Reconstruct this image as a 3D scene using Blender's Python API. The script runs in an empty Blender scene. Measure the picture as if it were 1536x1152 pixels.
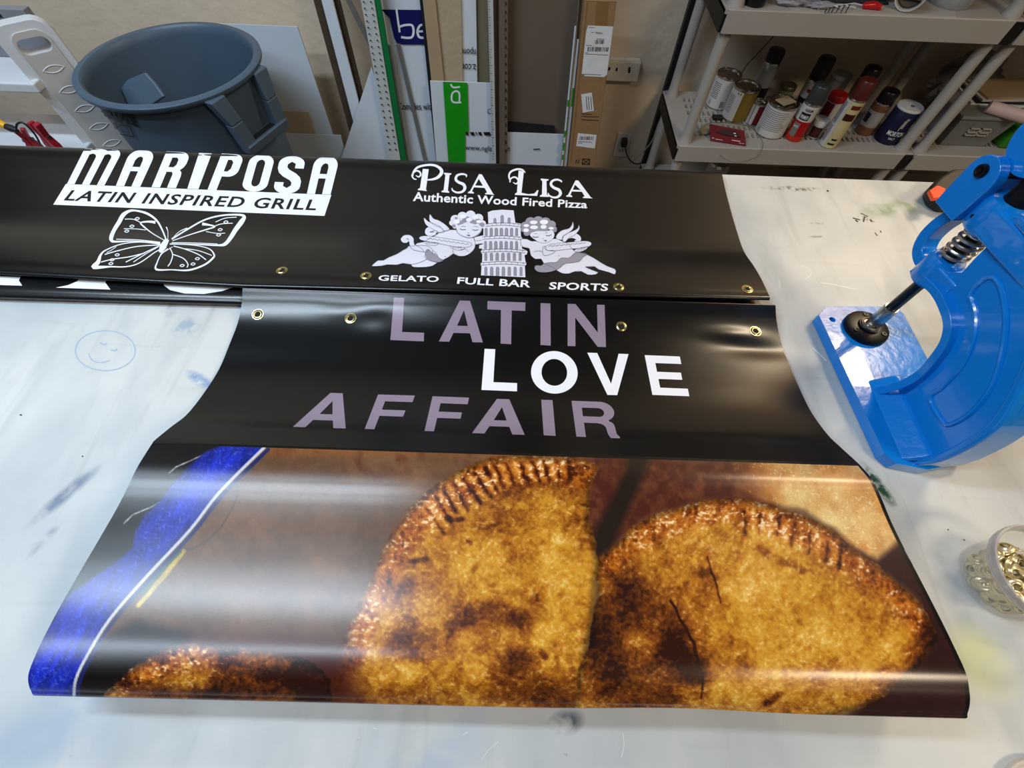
import bpy, bmesh, math, random
import numpy as np
from mathutils import Vector, Matrix
from mathutils.bvhtree import BVHTree
from mathutils.geometry import tessellate_polygon

random.seed(7)
SC = bpy.context.scene
COL = SC.collection

# ------------------------------------------------------------------ camera
F_PX, PITCH, ROLL, YAW = 660.0, 59.95, 2.45, -0.52
CAM = np.array([0.0, 0.0, 1.55])
TABLE = 0.90


def _axes():
    p, r, w = [math.radians(a) for a in (PITCH, ROLL, YAW)]
    fw = np.array([0, math.cos(p), -math.sin(p)])
    up = np.array([0, math.sin(p), math.cos(p)])
    rt = np.array([1.0, 0, 0])
    rt2 = math.cos(r) * rt + math.sin(r) * up
    up2 = -math.sin(r) * rt + math.cos(r) * up
    Rz = np.array([[math.cos(w), -math.sin(w), 0], [math.sin(w), math.cos(w), 0], [0, 0, 1]])
    return Rz @ rt2, Rz @ up2, Rz @ fw


RT, UP, FW = _axes()
cd = bpy.data.cameras.new('camera')
cam = bpy.data.objects.new('camera', cd)
COL.objects.link(cam)
cd.sensor_fit = 'HORIZONTAL'
cd.sensor_width = 36.0
cd.lens = F_PX / 1536 * 36.0
cd.clip_start = 0.01
M = Matrix.Identity(4)
for i in range(3):
    M[i][0], M[i][1], M[i][2], M[i][3] = RT[i], UP[i], -FW[i], CAM[i]
cam.matrix_world = M
SC.camera = cam

# ------------------------------------------------------------------ light, exposure
world = bpy.data.worlds.new('world')
SC.world = world
world.use_nodes = True
world.node_tree.nodes['Background'].inputs[0].default_value = (0.55, 0.6, 0.7, 1)
world.node_tree.nodes['Background'].inputs[1].default_value = 0.1
SC.view_settings.view_transform = 'Standard'
SC.view_settings.look = 'None'
SC.view_settings.gamma = 1.0
SC.view_settings.use_curve_mapping = False
SC.view_settings.exposure = 0.0


def area(name, loc, sx, sy, power, col, target=None):
    l = bpy.data.lights.new(name, 'AREA')
    l.shape = 'RECTANGLE'
    l.size, l.size_y, l.energy, l.color = sx, sy, power, col
    o = bpy.data.objects.new(name, l)
    COL.objects.link(o)
    o.location = loc
    if target is not None:
        d = Vector(target) - Vector(loc)
        o.rotation_euler = d.to_track_quat('-Z', 'Y').to_euler()
    return o


LIGHTS = [
    ('ceiling_tube_light', (-1.6, 0.62, 3.0), 1.9, 0.16, 50, (0.70, 0.86, 1.0), None),
    ('ceiling_tube_light', (-1.6, -0.16, 3.0), 1.9, 0.16, 33, (0.72, 0.86, 1.0), None),
    ('ceiling_panel_light', (2.2, 1.85, 3.0), 0.9, 0.4, 52, (1.0, 0.80, 0.55), None),
    ('ceiling_panel_light', (1.9, -0.95, 3.0), 0.9, 0.5, 48, (1.0, 0.82, 0.58), None),
]
for L in LIGHTS:
    area(*L)


# ------------------------------------------------------------------ helpers
def lin(c):
    c = c / 255.0
    return c / 12.92 if c <= 0.04045 else ((c + 0.055) / 1.055) ** 2.4


def rgb(t):
    return (lin(t[0]), lin(t[1]), lin(t[2]), 1.0)


def ray(x, y):
    return ((x - 768) / F_PX) * RT - ((y - 576) / F_PX) * UP + FW


def on_z(x, y, z):
    d = ray(x, y)
    return CAM + d * ((z - CAM[2]) / d[2])


def on_y(x, y, Y):
    d = ray(x, y)
    return CAM + d * (Y / d[1])


def on_x(x, y, X):
    d = ray(x, y)
    return CAM + d * (X / d[0])


_mats = {}


def mat(name, col, rough=0.5, metal=0.0, var=0.06, scale=30.0, bump=0.0, bscale=200.0, alpha=1.0, trans=0.0,
        coat=0.0, ior=1.45, spec=0.5, emit=None):
    if name in _mats:
        return _mats[name]
    m = bpy.data.materials.new(name)
    m.use_nodes = True
    nt = m.node_tree
    b = nt.nodes['Principled BSDF']
    b.inputs['Roughness'].default_value = rough
    b.inputs['Metallic'].default_value = metal
    b.inputs['IOR'].default_value = ior
    b.inputs['Specular IOR Level'].default_value = spec
    b.inputs['Coat Weight'].default_value = coat
    b.inputs['Transmission Weight'].default_value = trans
    b.inputs['Alpha'].default_value = alpha
    c = rgb(col)
    tc = nt.nodes.new('ShaderNodeTexCoord')
    nz = nt.nodes.new('ShaderNodeTexNoise')
    nz.inputs['Scale'].default_value = scale
    nz.inputs['Detail'].default_value = 5
    nt.links.new(tc.outputs['Object'], nz.inputs['Vector'])
    mx = nt.nodes.new('ShaderNodeMix')
    mx.data_type = 'RGBA'
    mx.inputs[6].default_value = tuple(max(0, v * (1 - var * 2)) for v in c[:3]) + (1,)
    mx.inputs[7].default_value = tuple(min(1, v * (1 + var * 2)) for v in c[:3]) + (1,)
    nt.links.new(nz.outputs['Fac'], mx.inputs[0])
    nt.links.new(mx.outputs[2], b.inputs['Base Color'])
    if bump:
        n2 = nt.nodes.new('ShaderNodeTexNoise')
        n2.inputs['Scale'].default_value = bscale
        n2.inputs['Detail'].default_value = 3
        nt.links.new(tc.outputs['Object'], n2.inputs['Vector'])
        bp = nt.nodes.new('ShaderNodeBump')
        bp.inputs['Strength'].default_value = bump
        bp.inputs['Distance'].default_value = 0.01
        nt.links.new(n2.outputs['Fac'], bp.inputs['Height'])
        nt.links.new(bp.outputs['Normal'], b.inputs['Normal'])
    _mats[name] = m
    return m


def link(name, me, m=None, parent=None, smooth=False):
    o = bpy.data.objects.new(name, me)
    COL.objects.link(o)
    if m is not None:
        me.materials.append(m)
    if parent is not None:
        o.parent = parent
        o.matrix_parent_inverse = parent.matrix_basis.inverted()
    if smooth:
        me.polygons.foreach_set('use_smooth', [True] * len(me.polygons))
    return o


def from_bm(name, bm, m=None, parent=None, smooth=False, bevel=0.0, seg=2, angle=30, recalc=True):
    if recalc:
        bmesh.ops.recalc_face_normals(bm, faces=bm.faces)
    me = bpy.data.meshes.new(name)
    bm.to_mesh(me)
    bm.free()
    o = link(name, me, m, parent, smooth)
    if bevel > 0:
        md = o.modifiers.new('bevel', 'BEVEL')
        md.width, md.segments, md.limit_method = bevel, seg, 'ANGLE'
        md.angle_limit = math.radians(angle)
        me.polygons.foreach_set('use_smooth', [True] * len(me.polygons))
        md.harden_normals = True
    elif smooth:
        try:
            me.set_sharp_from_angle(angle=math.radians(40))
        except Exception:
            pass
    return o


def thing(name, label, cat, loc=(0, 0, 0), group=None):
    o = bpy.data.objects.new(name, None)
    COL.objects.link(o)
    o.location = loc
    o.empty_display_size = 0.05
    tag(o, label, cat, group)
    return o


def tag(o, label=None, cat=None, group=None, kind=None):
    if label: o['label'] = label
    if cat: o['category'] = cat
    if group: o['group'] = group
    if kind: o['kind'] = kind
    return o


def add_box(bm, lo, hi, mtx=None):
    vs = [bm.verts.new((x, y, z)) for x in (lo[0], hi[0]) for y in (lo[1], hi[1]) for z in (lo[2], hi[2])]
    if mtx is not None:
        for v in vs: v.co = mtx @ v.co
    for f in ((0, 1, 3, 2), (4, 6, 7, 5), (0, 4, 5, 1), (2, 3, 7, 6), (0, 2, 6, 4), (1, 5, 7, 3)):
        bm.faces.new([vs[i] for i in f])


def box(name, lo, hi, m, parent=None, bevel=0.0, mtx=None):
    bm = bmesh.new()
    add_box(bm, lo, hi, mtx)
    return from_bm(name, bm, m, parent, bevel=bevel)


def add_prism(bm, poly, ext, inset=None):
    """poly: list of 3D points (planar, any shape); ext: vector"""
    a = [bm.verts.new(p) for p in poly]
    e = Vector(ext)
    b = [bm.verts.new(Vector(p) + e) for p in poly]
    n = len(a)
    bm.faces.new(a)
    bm.faces.new(b[::-1])
    for i in range(n):
        bm.faces.new([a[i], b[i], b[(i + 1) % n], a[(i + 1) % n]])


def add_lathe(bm, prof, seg=32, c=(0, 0, 0), mtx=None):
    """prof: list of (r, z) bottom to top"""
    rings = []
    for r, z in prof:
        if r < 1e-6:
            v = bm.verts.new((c[0], c[1], c[2] + z))
            rings.append([v])
        else:
            rings.append([bm.verts.new((c[0] + r * math.cos(2 * math.pi * i / seg), c[1] + r * math.sin(2 * math.pi * i / seg), c[2] + z)) for i in range(seg)])
    for a, b in zip(rings, rings[1:]):
        for i in range(seg):
            j = (i + 1) % seg
            if len(a) == 1 and len(b) == 1: continue
            if len(a) == 1: bm.faces.new([a[0], b[i], b[j]])
            elif len(b) == 1: bm.faces.new([a[i], a[j], b[0]])
            else: bm.faces.new([a[i], a[j], b[j], b[i]])
    if mtx is not None:
        for r in rings:
            for v in r: v.co = mtx @ v.co


def lathe(name, prof, m, parent=None, seg=32, c=(0, 0, 0), mtx=None, smooth=True):
    bm = bmesh.new()
    add_lathe(bm, prof, seg, c, mtx)
    return from_bm(name, bm, m, parent, smooth=smooth)


def catmull(pts, n=8, closed=False):
    P = [np.array(p, float) for p in pts]
    out = []
    N = len(P)
    rng = range(N if closed else N - 1)
    for i in rng:
        if closed:
            p0, p1, p2, p3 = P[(i - 1) % N], P[i], P[(i + 1) % N], P[(i + 2) % N]
        else:
            p0, p1, p2, p3 = P[max(i - 1, 0)], P[i], P[i + 1], P[min(i + 2, N - 1)]
        for k in range(n):
            t = k / n
            out.append(0.5 * ((2 * p1) + (-p0 + p2) * t + (2 * p0 - 5 * p1 + 4 * p2 - p3) * t * t + (-p0 + 3 * p1 - 3 * p2 + p3) * t ** 3))
    if not closed: out.append(P[-1])
    return out


def add_tube(bm, pts, r, seg=8, closed=False, caps=True):
    P = [Vector(p) for p in pts]
    n = len(P)
    rs = r if isinstance(r, (list, tuple)) else [r] * n
    prev = None
    rings = []
    for i, p in enumerate(P):
        if closed: t = (P[(i + 1) % n] - P[(i - 1) % n])
        else: t = P[min(i + 1, n - 1)] - P[max(i - 1, 0)]
        if t.length < 1e-9: t = Vector((0, 0, 1))
        t.normalize()
        if prev is None:
            u = t.orthogonal().normalized()
        else:
            u = (prev - t * prev.dot(t))
            u = u.normalized() if u.length > 1e-6 else t.orthogonal().normalized()
        prev = u
        w = t.cross(u)
        rings.append([bm.verts.new(p + (u * math.cos(2 * math.pi * k / seg) + w * math.sin(2 * math.pi * k / seg)) * rs[i]) for k in range(seg)])
    m = n if closed else n - 1
    for i in range(m):
        a, b = rings[i], rings[(i + 1) % n]
        for k in range(seg):
            bm.faces.new([a[k], a[(k + 1) % seg], b[(k + 1) % seg], b[k]])
    if not closed and caps:
        bm.faces.new(rings[0][::-1])
        bm.faces.new(rings[-1])


def tube(name, pts, r, m, parent=None, seg=10, closed=False):
    bm = bmesh.new()
    add_tube(bm, pts, r, seg, closed)
    return from_bm(name, bm, m, parent, smooth=True)


def copy_tree(o, parent=None):
    c = o.copy()
    COL.objects.link(c)
    if parent is not None: c.parent = parent
    for ch in o.children: copy_tree(ch, c)
    return c


# ------------------------------------------------------------------ flat print: shapes drawn as thin ink films
class Ink:
    """collects 2D polygons (in a drawing frame) and lays them on a surface with 'place'"""

    def __init__(self):
        self.v, self.f = [], []

    def poly(self, pts, holes=None):
        loops = [[Vector((p[0], p[1], 0)) for p in pts]]
        for h in (holes or []): loops.append([Vector((p[0], p[1], 0)) for p in h])
        tris = tessellate_polygon(loops)
        base = len(self.v)
        for l in loops: self.v += [(p.x, p.y) for p in l]
        self.f += [(base + a, base + b, base + c) for a, b, c in tris]

    def stroke(self, pts, w, closed=False):
        P = [np.array(p[:2], float) for p in pts]
        n = len(P)
        ws = w if isinstance(w, (list, tuple)) else [w] * n
        if len(ws) != n: ws = list(np.interp(np.linspace(0, 1, n), np.linspace(0, 1, len(ws)), ws))
        L, R = [], []
        for i in range(n):
            a = P[(i - 1) % n] if closed else P[max(i - 1, 0)]
            b = P[(i + 1) % n] if closed else P[min(i + 1, n - 1)]
            p = P[i]
            d1, d2 = p - a, b - p
            l1, l2 = np.hypot(*d1), np.hypot(*d2)
            if l1 < 1e-9: d1 = d2
            if l2 < 1e-9: d2 = d1
            d1 = d1 / max(np.hypot(*d1), 1e-9)
            d2 = d2 / max(np.hypot(*d2), 1e-9)
            t = d1 + d2
            if np.hypot(*t) < 1e-6: t = d2
            t = t / np.hypot(*t)
            nn = np.array([-t[1], t[0]])
            k = 1 / max(0.45, abs(t @ d2))
            L.append(p + nn * ws[i] / 2 * k)
            R.append(p - nn * ws[i] / 2 * k)
        base = len(self.v)
        self.v += [tuple(x) for x in L] + [tuple(x) for x in R]
        m = n if closed else n - 1
        for i in range(m):
            j = (i + 1) % n
            self.f += [(base + i, base + j, base + n + j), (base + i, base + n + j, base + n + i)]

    def curve(self, pts, w, n=5, closed=False):
        self.stroke(catmull(pts, n, closed), w, closed)

    def blob(self, pts, n=5):
        self.poly([tuple(p) for p in catmull(pts, n, True)])

    def text(self, s, quad, bold=0.0, shear=0.0, spacing=1.0, per_box=True):
        """quad: TL, TR, BR, BL of the lettering's own bounding box"""
        V, Fc = glyphs(s, bold, shear, spacing)
        base = len(self.v)
        TL, TR, BR, BL = [np.array(q, float) for q in quad]
        for x, y in V:
            a = BL + (BR - BL) * x
            b = TL + (TR - TL) * x
            self.v.append(tuple(a + (b - a) * y))
        self.f += [tuple(base + i for i in f) for f in Fc]

    def map(self, fn):
        self.v = [fn(*p) for p in self.v]
        return self

    def build(self, name, place, m, parent, off=0.0002, cut=(None, None), smooth=True):
        bm = bmesh.new()
        vs = [bm.verts.new((x, y, 0)) for x, y in self.v]
        for f in self.f:
            if len(set(f)) < 3: continue
            try: bm.faces.new([vs[i] for i in f])
            except ValueError: pass
        bmesh.ops.remove_doubles(bm, verts=bm.verts, dist=1e-5)
        for ax, step in ((0, cut[0]), (1, cut[1])):
            if not step: continue
            lo = min(v.co[ax] for v in bm.verts)
            hi = max(v.co[ax] for v in bm.verts)
            k = lo + step
            while k < hi:
                co = [0, 0, 0]; no = [0, 0, 0]
                co[ax] = k; no[ax] = 1
                bmesh.ops.bisect_plane(bm, geom=bm.verts[:] + bm.edges[:] + bm.faces[:], plane_co=co, plane_no=no, dist=1e-6)
                k += step
        dead = []
        nrm = {}
        for v in bm.verts:
            r = place(v.co.x, v.co.y)
            if r is None: dead.append(v)
            else:
                nrm[v] = r[1]
                v.co = Vector(r[0]) + Vector(r[1]) * off
        if dead: bmesh.ops.delete(bm, geom=dead, context='VERTS')
        bm.normal_update()
        for f in list(bm.faces):
            if f.normal.dot(Vector(nrm[f.verts[0]])) < 0: f.normal_flip()
        return from_bm(name, bm, m, parent, smooth=smooth, recalc=False)


_gc = {}


def glyphs(s, bold, shear, spacing):
    key = (s, bold, shear, spacing)
    if key in _gc: return _gc[key]
    cu = bpy.data.curves.new('lettering', 'FONT')
    cu.body = s
    cu.resolution_u = 3
    cu.offset = bold
    cu.shear = shear
    cu.space_character = spacing
    ob = bpy.data.objects.new('lettering_source', cu)
    me = bpy.data.meshes.new_from_object(ob)
    V = [(v.co.x, v.co.y) for v in me.vertices]
    Fc = [tuple(p.vertices) for p in me.polygons]
    bpy.data.objects.remove(ob)
    bpy.data.meshes.remove(me)
    bpy.data.curves.remove(cu)
    xs = [v[0] for v in V]; ys = [v[1] for v in V]
    x0, x1, y0, y1 = min(xs), max(xs), min(ys), max(ys)
    V = [((x - x0) / (x1 - x0), (y - y0) / (y1 - y0)) for x, y in V]
    _gc[key] = (V, Fc)
    return _gc[key]


def plane_place(O, N):
    """places drawing coordinates given in photo pixels on the plane through O with normal N"""
    O = np.array(O, float); N = np.array(N, float); N /= np.linalg.norm(N)

    def f(x, y):
        d = ray(x, y)
        t = ((O - CAM) @ N) / (d @ N)
        return CAM + d * t, N
    return f


def frame_place(O, U, V, N):
    """places drawing coordinates (metres) on the frame O + x U + y V"""
    O = np.array(O, float); U = np.array(U, float); V = np.array(V, float); N = np.array(N, float)
    return lambda x, y: (O + U * x + V * y, N)
# ------------------------------------------------------------------ room
M_wall = mat('wall_paint', (220, 200, 176), 0.75, var=0.05, scale=3, bump=0.35, bscale=22)
M_floor = mat('concrete_floor', (96, 90, 84), 0.7, var=0.15, scale=6)
M_ceil = mat('ceiling_paint', (84, 87, 92), 0.9)
M_wall2 = mat('side_wall_paint', (92, 92, 94), 0.8)


def struct(name, lo, hi, m):
    o = box(name, lo, hi, m)
    o['kind'] = 'structure'
    return o


struct('floor', (-3.1, -2.6, -0.1), (3.3, 2.3, 0), M_floor)
struct('ceiling', (-3.1, -2.6, 3.05), (3.3, 2.3, 3.15), M_ceil)
struct('wall_back', (-3.1, 2.2, 0), (3.3, 2.3, 3.05), M_wall)
struct('wall_left', (-3.1, -2.6, 0), (-3.0, 2.2, 3.05), M_wall2)
struct('wall_right', (3.2, -2.6, 0), (3.3, 2.2, 3.05), M_wall2)
struct('wall_front', (-3.0, -2.6, 0), (3.2, -2.5, 3.05), M_wall2)

# ------------------------------------------------------------------ table
def table_material():
    m = bpy.data.materials.new('worn_white_worktop')
    m.use_nodes = True
    nt = m.node_tree
    N, Lk = nt.nodes, nt.links
    b = N['Principled BSDF']
    tc = N.new('ShaderNodeTexCoord')

    def noise(scale, detail=4, rot=0, sc=(1, 1, 1), dist=0.0):
        mp = N.new('ShaderNodeMapping')
        mp.inputs['Scale'].default_value = sc
        mp.inputs['Rotation'].default_value = (0, 0, rot)
        Lk.new(tc.outputs['Object'], mp.inputs['Vector'])
        n = N.new('ShaderNodeTexNoise')
        n.inputs['Scale'].default_value = scale
        n.inputs['Detail'].default_value = detail
        n.inputs['Distortion'].default_value = dist
        Lk.new(mp.outputs['Vector'], n.inputs['Vector'])
        return n.outputs['Fac']

    def ramp(src, a, b_, lo=0.0, hi=1.0):
        r = N.new('ShaderNodeMapRange')
        r.inputs['From Min'].default_value = a
        r.inputs['From Max'].default_value = b_
        r.inputs['To Min'].default_value = lo
        r.inputs['To Max'].default_value = hi
        Lk.new(src, r.inputs['Value'])
        return r.outputs['Result']

    def mix(fac, a, c):
        x = N.new('ShaderNodeMix')
        x.data_type = 'RGBA'
        Lk.new(fac, x.inputs[0])
        if isinstance(a, tuple): x.inputs[6].default_value = a
        else: Lk.new(a, x.inputs[6])
        x.inputs[7].default_value = c
        return x.outputs[2]

    def mul(a, c):
        x = N.new('ShaderNodeMath')
        x.operation = 'MULTIPLY'
        Lk.new(a, x.inputs[0])
        if isinstance(c, float): x.inputs[1].default_value = c
        else: Lk.new(c, x.inputs[1])
        return x.outputs[0]

    col = mix(ramp(noise(3.2, 6, 0.5, (1, 1, 1), 0.6), 0.40, 0.66, 0, 0.75), rgb((204, 205, 203)), rgb((170, 177, 182)))
    col = mix(ramp(noise(9, 5, 0.7, (1, 0.35, 1), 0.4), 0.50, 0.72, 0, 0.6), col, rgb((158, 166, 172)))
    col = mix(ramp(noise(26, 6, -0.9, (1, 0.12, 1), 0.5), 0.56, 0.76, 0, 0.5), col, rgb((158, 160, 160)))
    col = mix(ramp(noise(40, 3, 0.15, (0.08, 1, 1), 0.2), 0.62, 0.75, 0, 0.25), col, rgb((165, 160, 150)))
    col = mix(ramp(noise(120, 2, 0, (1, 1, 1)), 0.74, 0.80, 0, 0.5), col, rgb((140, 135, 125)))

    # stains with a shape of their own: (x, y, rx, ry, rotation, colour, strength, noise scale)
    st = []

    def stain(px, py, rx, ry, rot, c, s, ns=40, th=0.42):
        p = on_z(px, py, TABLE)
        mp = N.new('ShaderNodeMapping')
        mp.vector_type = 'TEXTURE'
        mp.inputs['Location'].default_value = (p[0], p[1], TABLE)
        mp.inputs['Rotation'].default_value = (0, 0, rot)
        mp.inputs['Scale'].default_value = (rx, ry, 1)
        Lk.new(tc.outputs['Object'], mp.inputs['Vector'])
        g = N.new('ShaderNodeTexGradient')
        g.gradient_type = 'SPHERICAL'
        Lk.new(mp.outputs['Vector'], g.inputs['Vector'])
        f = mul(ramp(g.outputs['Fac'], 0.0, 0.6, 0, s), ramp(noise(ns, 5, rot, (1, 1, 1), 0.5), th, th + 0.2))
        st.append((f, c))

    stain(1190, 283, 0.085, 0.012, 0.0, (70, 68, 62), 0.9, 90, 0.46)
    stain(1300, 328, 0.022, 0.016, -0.3, (25, 25, 28), 1.0, 120, 0.5)
    stain(1345, 312, 0.11, 0.035, 0.25, (120, 150, 110), 0.8, 20, 0.36)
    stain(1318, 728, 0.012, 0.045, 0.35, (30, 75, 45), 1.0, 60, 0.36)
    stain(1470, 990, 0.05, 0.05, 0, (222, 222, 150), 0.6, 12, 0.3)
    stain(100, 740, 0.014, 0.06, -0.55, (95, 108, 135), 0.9, 24, 0.36)
    stain(60, 815, 0.01, 0.03, -0.5, (100, 112, 138), 0.8, 24, 0.36)
    stain(300, 570, 0.04, 0.012, -0.5, (120, 145, 185), 0.9, 50, 0.38)
    stain(278, 490, 0.03, 0.03, 0.6, (150, 165, 180), 0.8, 60, 0.42)
    stain(640, 1125, 0.09, 0.05, 0.3, (165, 180, 200), 0.6, 14, 0.36)
    stain(850, 1083, 0.025, 0.014, 0.2, (70, 85, 105), 0.9, 40, 0.38)
    stain(60, 1120, 0.1, 0.08, 0.3, (150, 168, 190), 0.6, 12, 0.36)
    stain(1225, 335, 0.02, 0.004, 0.0, (120, 105, 90), 0.8, 80, 0.4)
    stain(1225, 355, 0.02, 0.004, 0.1, (120, 100, 85), 0.8, 80, 0.4)
    stain(255, 440 + 20, 0.02, 0.03, 0.5, (130, 140, 165), 0.6, 60, 0.4)
    for f, c in st: col = mix(f, col, rgb(c))
    Lk.new(col, b.inputs['Base Color'])
    Lk.new(ramp(noise(8, 4), 0.3, 0.7, 0.38, 0.52), b.inputs['Roughness'])
    bp = N.new('ShaderNodeBump')
    bp.inputs['Strength'].default_value = 0.08
    bp.inputs['Distance'].default_value = 0.004
    Lk.new(noise(60, 5, 0.2, (1, 0.4, 1)), bp.inputs['Height'])
    Lk.new(bp.outputs['Normal'], b.inputs['Normal'])
    return m


M_table = table_material()
M_steel = mat('table_leg_steel', (90, 92, 95), 0.4, 0.8)
tb = thing('work_table', 'large white worktop scuffed with ink marks, under the black banners', 'table', (0, 0.2, 0))
box('tabletop', (-1.75, -0.42, 0.862), (1.72, 0.977, TABLE), M_table, tb, bevel=0.002)
for x in (-1.68, 1.6):
    for y in (-0.36, 0.86):
        box('leg', (x, y, 0.0), (x + 0.06, y + 0.06, 0.862), M_steel, tb, bevel=0.003)

# pen drawing and knife scratches on the worktop
tp = plane_place((0, 0, TABLE), (0, 0, 1))
M_pen = mat('faded_blue_pen', (160, 176, 196), 0.5)
ik = Ink()
cx, cy = 158, 528
ik.curve([(cx + 45 * math.cos(a), cy - 2 + 30 * math.sin(a)) for a in np.linspace(0, 2 * math.pi, 15)[:-1]], 1.6, 4, True)
ik.curve([(133, 530), (138, 540), (150, 544), (165, 541)], 1.6, 4)
ik.curve([(150, 514), (157, 517), (160, 515)], 2.4, 3)
ik.curve([(166, 525), (173, 526), (176, 523)], 2.0, 3)
o = ik.build('pen_drawing', tp, M_pen, tb, 0.0002)
M_scr = mat('white_knife_scratch', (222, 222, 216), 0.5)
ik = Ink()
for pts, w in (([(1202, 398), (1214, 404), (1216, 412), (1206, 420)], 2), ([(1230, 424), (1255, 428), (1283, 434)], 2),
               ([(1219, 522), (1230, 532), (1239, 541)], 1.6), ([(1168, 420), (1170, 432)], 1.5),
               ([(722, 1140), (734, 1124), (748, 1112)], 1.2),
               ([(934, 1100), (936, 1118), (932, 1136)], 1.3),
               ([(694, 1102), (702, 1098)], 1.2), ([(560, 1092), (566, 1094)], 1.2)):
    ik.curve(pts, w, 4)
ik.build('scratch_marks', tp, M_scr, tb, 0.0002)['kind'] = 'stuff'
M_ink = mat('black_marker_ink', (40, 40, 44), 0.5)
ik = Ink()
for pts, w in (([(1279, 327), (1290, 330)], 1.6), ([(1283, 330), (1287, 333)], 2), ([(1291, 320), (1302, 325)], 1.2),
               ([(1297, 325), (1295, 333)], 2.4), ([(1305, 329), (1308, 333)], 2), ([(1240, 286), (1243, 287)], 2.4),
               ([(1312, 349), (1316, 354)], 1.4), ([(1320, 346), (1322, 349)], 1.4), ([(1230, 781), (1232, 783)], 1.2),
               ([(1421, 794), (1423, 795)], 1.6), ([(1445, 809), (1447, 811)], 1.6), ([(30, 622), (33, 623)], 2.2), ([(123, 684), (125, 685)], 2)):
    ik.stroke(pts, w)
ik.build('marker_specks', tp, M_ink, tb, 0.0003)['kind'] = 'stuff'
# ------------------------------------------------------------------ banner surfaces
def vinyl(name, col=None, rough=0.3, attr=None):
    m = bpy.data.materials.new(name)
    m.use_nodes = True
    nt = m.node_tree
    b = nt.nodes['Principled BSDF']
    b.inputs['Roughness'].default_value = rough
    b.inputs['Specular IOR Level'].default_value = 0.5
    tc = nt.nodes.new('ShaderNodeTexCoord')
    if attr:
        a = nt.nodes.new('ShaderNodeAttribute')
        a.attribute_name = attr
        nt.links.new(a.outputs['Color'], b.inputs['Base Color'])
    else:
        b.inputs['Base Color'].default_value = rgb(col)
    n = nt.nodes.new('ShaderNodeTexNoise')
    n.inputs['Scale'].default_value = 500
    n.inputs['Detail'].default_value = 2
    nt.links.new(tc.outputs['Object'], n.inputs['Vector'])
    bp = nt.nodes.new('ShaderNodeBump')
    bp.inputs['Strength'].default_value = 0.05
    bp.inputs['Distance'].default_value = 0.0004
    nt.links.new(n.outputs['Fac'], bp.inputs['Height'])
    nt.links.new(bp.outputs['Normal'], b.inputs['Normal'])
    return m


VR = 0.25
M_black = vinyl('black_vinyl', (10, 11, 12), VR)
M_print = vinyl('printed_vinyl', None, VR, 'print')
M_white = vinyl('white_print', (238, 240, 250), VR)
M_lilac = vinyl('lilac_print', (142, 128, 148), VR)
M_grey = vinyl('grey_print', (150, 147, 163), VR)
M_line = vinyl('line_print', (82, 82, 100), VR)
M_pale = vinyl('pale_print', (222, 224, 240), VR)
M_brass = mat('brass', (208, 194, 140), 0.25, 1.0, var=0.1, scale=80)
M_hole = mat('dark_hole', (12, 12, 12), 0.8)

L_px = [(365, 435), (364, 455), (358, 485), (345, 520), (330, 555), (308, 590), (283, 622), (258, 642), (235, 661), (231, 668),
        (215, 690), (190, 740), (160, 795), (130, 850), (95, 910), (65, 965), (50, 1000), (46, 1018), (50, 1035), (60, 1043)]
R_px = [(1162, 460), (1163, 478), (1166, 500), (1175, 530), (1188, 562), (1203, 596), (1217, 623), (1232, 645), (1252, 666), (1275, 686),
        (1300, 712), (1312, 735), (1330, 775), (1350, 820), (1375, 870), (1400, 920), (1428, 970), (1444, 1010), (1449, 1035), (1450, 1055), (1447, 1069), (1440, 1077)]
yR = [y for _, y in R_px]; xR = [x for x, _ in R_px]
XL, XR = -0.4925, 0.4880
rowsL, rowsR = [], []
for (x, y) in L_px:
    q = on_x(x, y, XL)
    yr = np.interp(y, [435, 485, 590, 668, 740, 850, 965, 1018, 1043], [460, 511, 618, 700, 772, 884, 1001, 1054, 1077])
    # find point on the right edge curve at that row
    q2 = on_x(np.interp(yr, yR, xR), yr, XR)
    rowsL.append((q[1], q[2])); rowsR.append((q2[1], q2[2]))
LIFT = 0.003
rowsL = [(a, b + LIFT) for a, b in rowsL]
rowsR = [(a, b + LIFT) for a, b in rowsR]
# plateau over the folded layers, then the roll at the front
PLAT = [(.2, .974), (.185, .9761), (.17, .9766), (.155, .9765), (.14, .9769), (.12, .9785), (.09, .982), (.06, .9858), (.03, .9893), (.005, .9914), (-.018, .9922)]
rowsL[9] = (rowsL[9][0], .9708)
rowsL = rowsL[:10] + PLAT + rowsL[-4:]
rowsR = rowsR[:10] + [(y, z + .0125 + .018 * (.2 - y)) for y, z in PLAT] + rowsR[-4:]
NTOP = len(rowsL)
# the roll at the front turns under and the next layer runs back beneath it
for rows in (rowsL, rowsR):
    y, z = rows[-1]
    h = z - TABLE
    rows += [(y + 0.006, TABLE + h * 0.55), (y + 0.022, TABLE + h * 0.2), (y + 0.05, TABLE + 0.006), (y + 0.12, TABLE + 0.004), (y + 0.30, TABLE + 0.004)]
# back edge: a small curl turning under
headL = [(rowsL[0][0] - 0.012, rowsL[0][1] - 0.011), (rowsL[0][0] - 0.002, rowsL[0][1] - 0.0045), (rowsL[0][0] + 0.001, rowsL[0][1] - 0.002)]
headR = [(rowsR[0][0] - 0.012, rowsR[0][1] - 0.011), (rowsR[0][0] - 0.002, rowsR[0][1] - 0.0045), (rowsR[0][0] + 0.001, rowsR[0][1] - 0.002)]
NH = len(headL)
A_L = np.array(headL + rowsL); A_R = np.array(headR + rowsR)
I_PRINT = NH + 9          # row index where the photo print starts
I_END = NH + NTOP - 1


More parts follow.
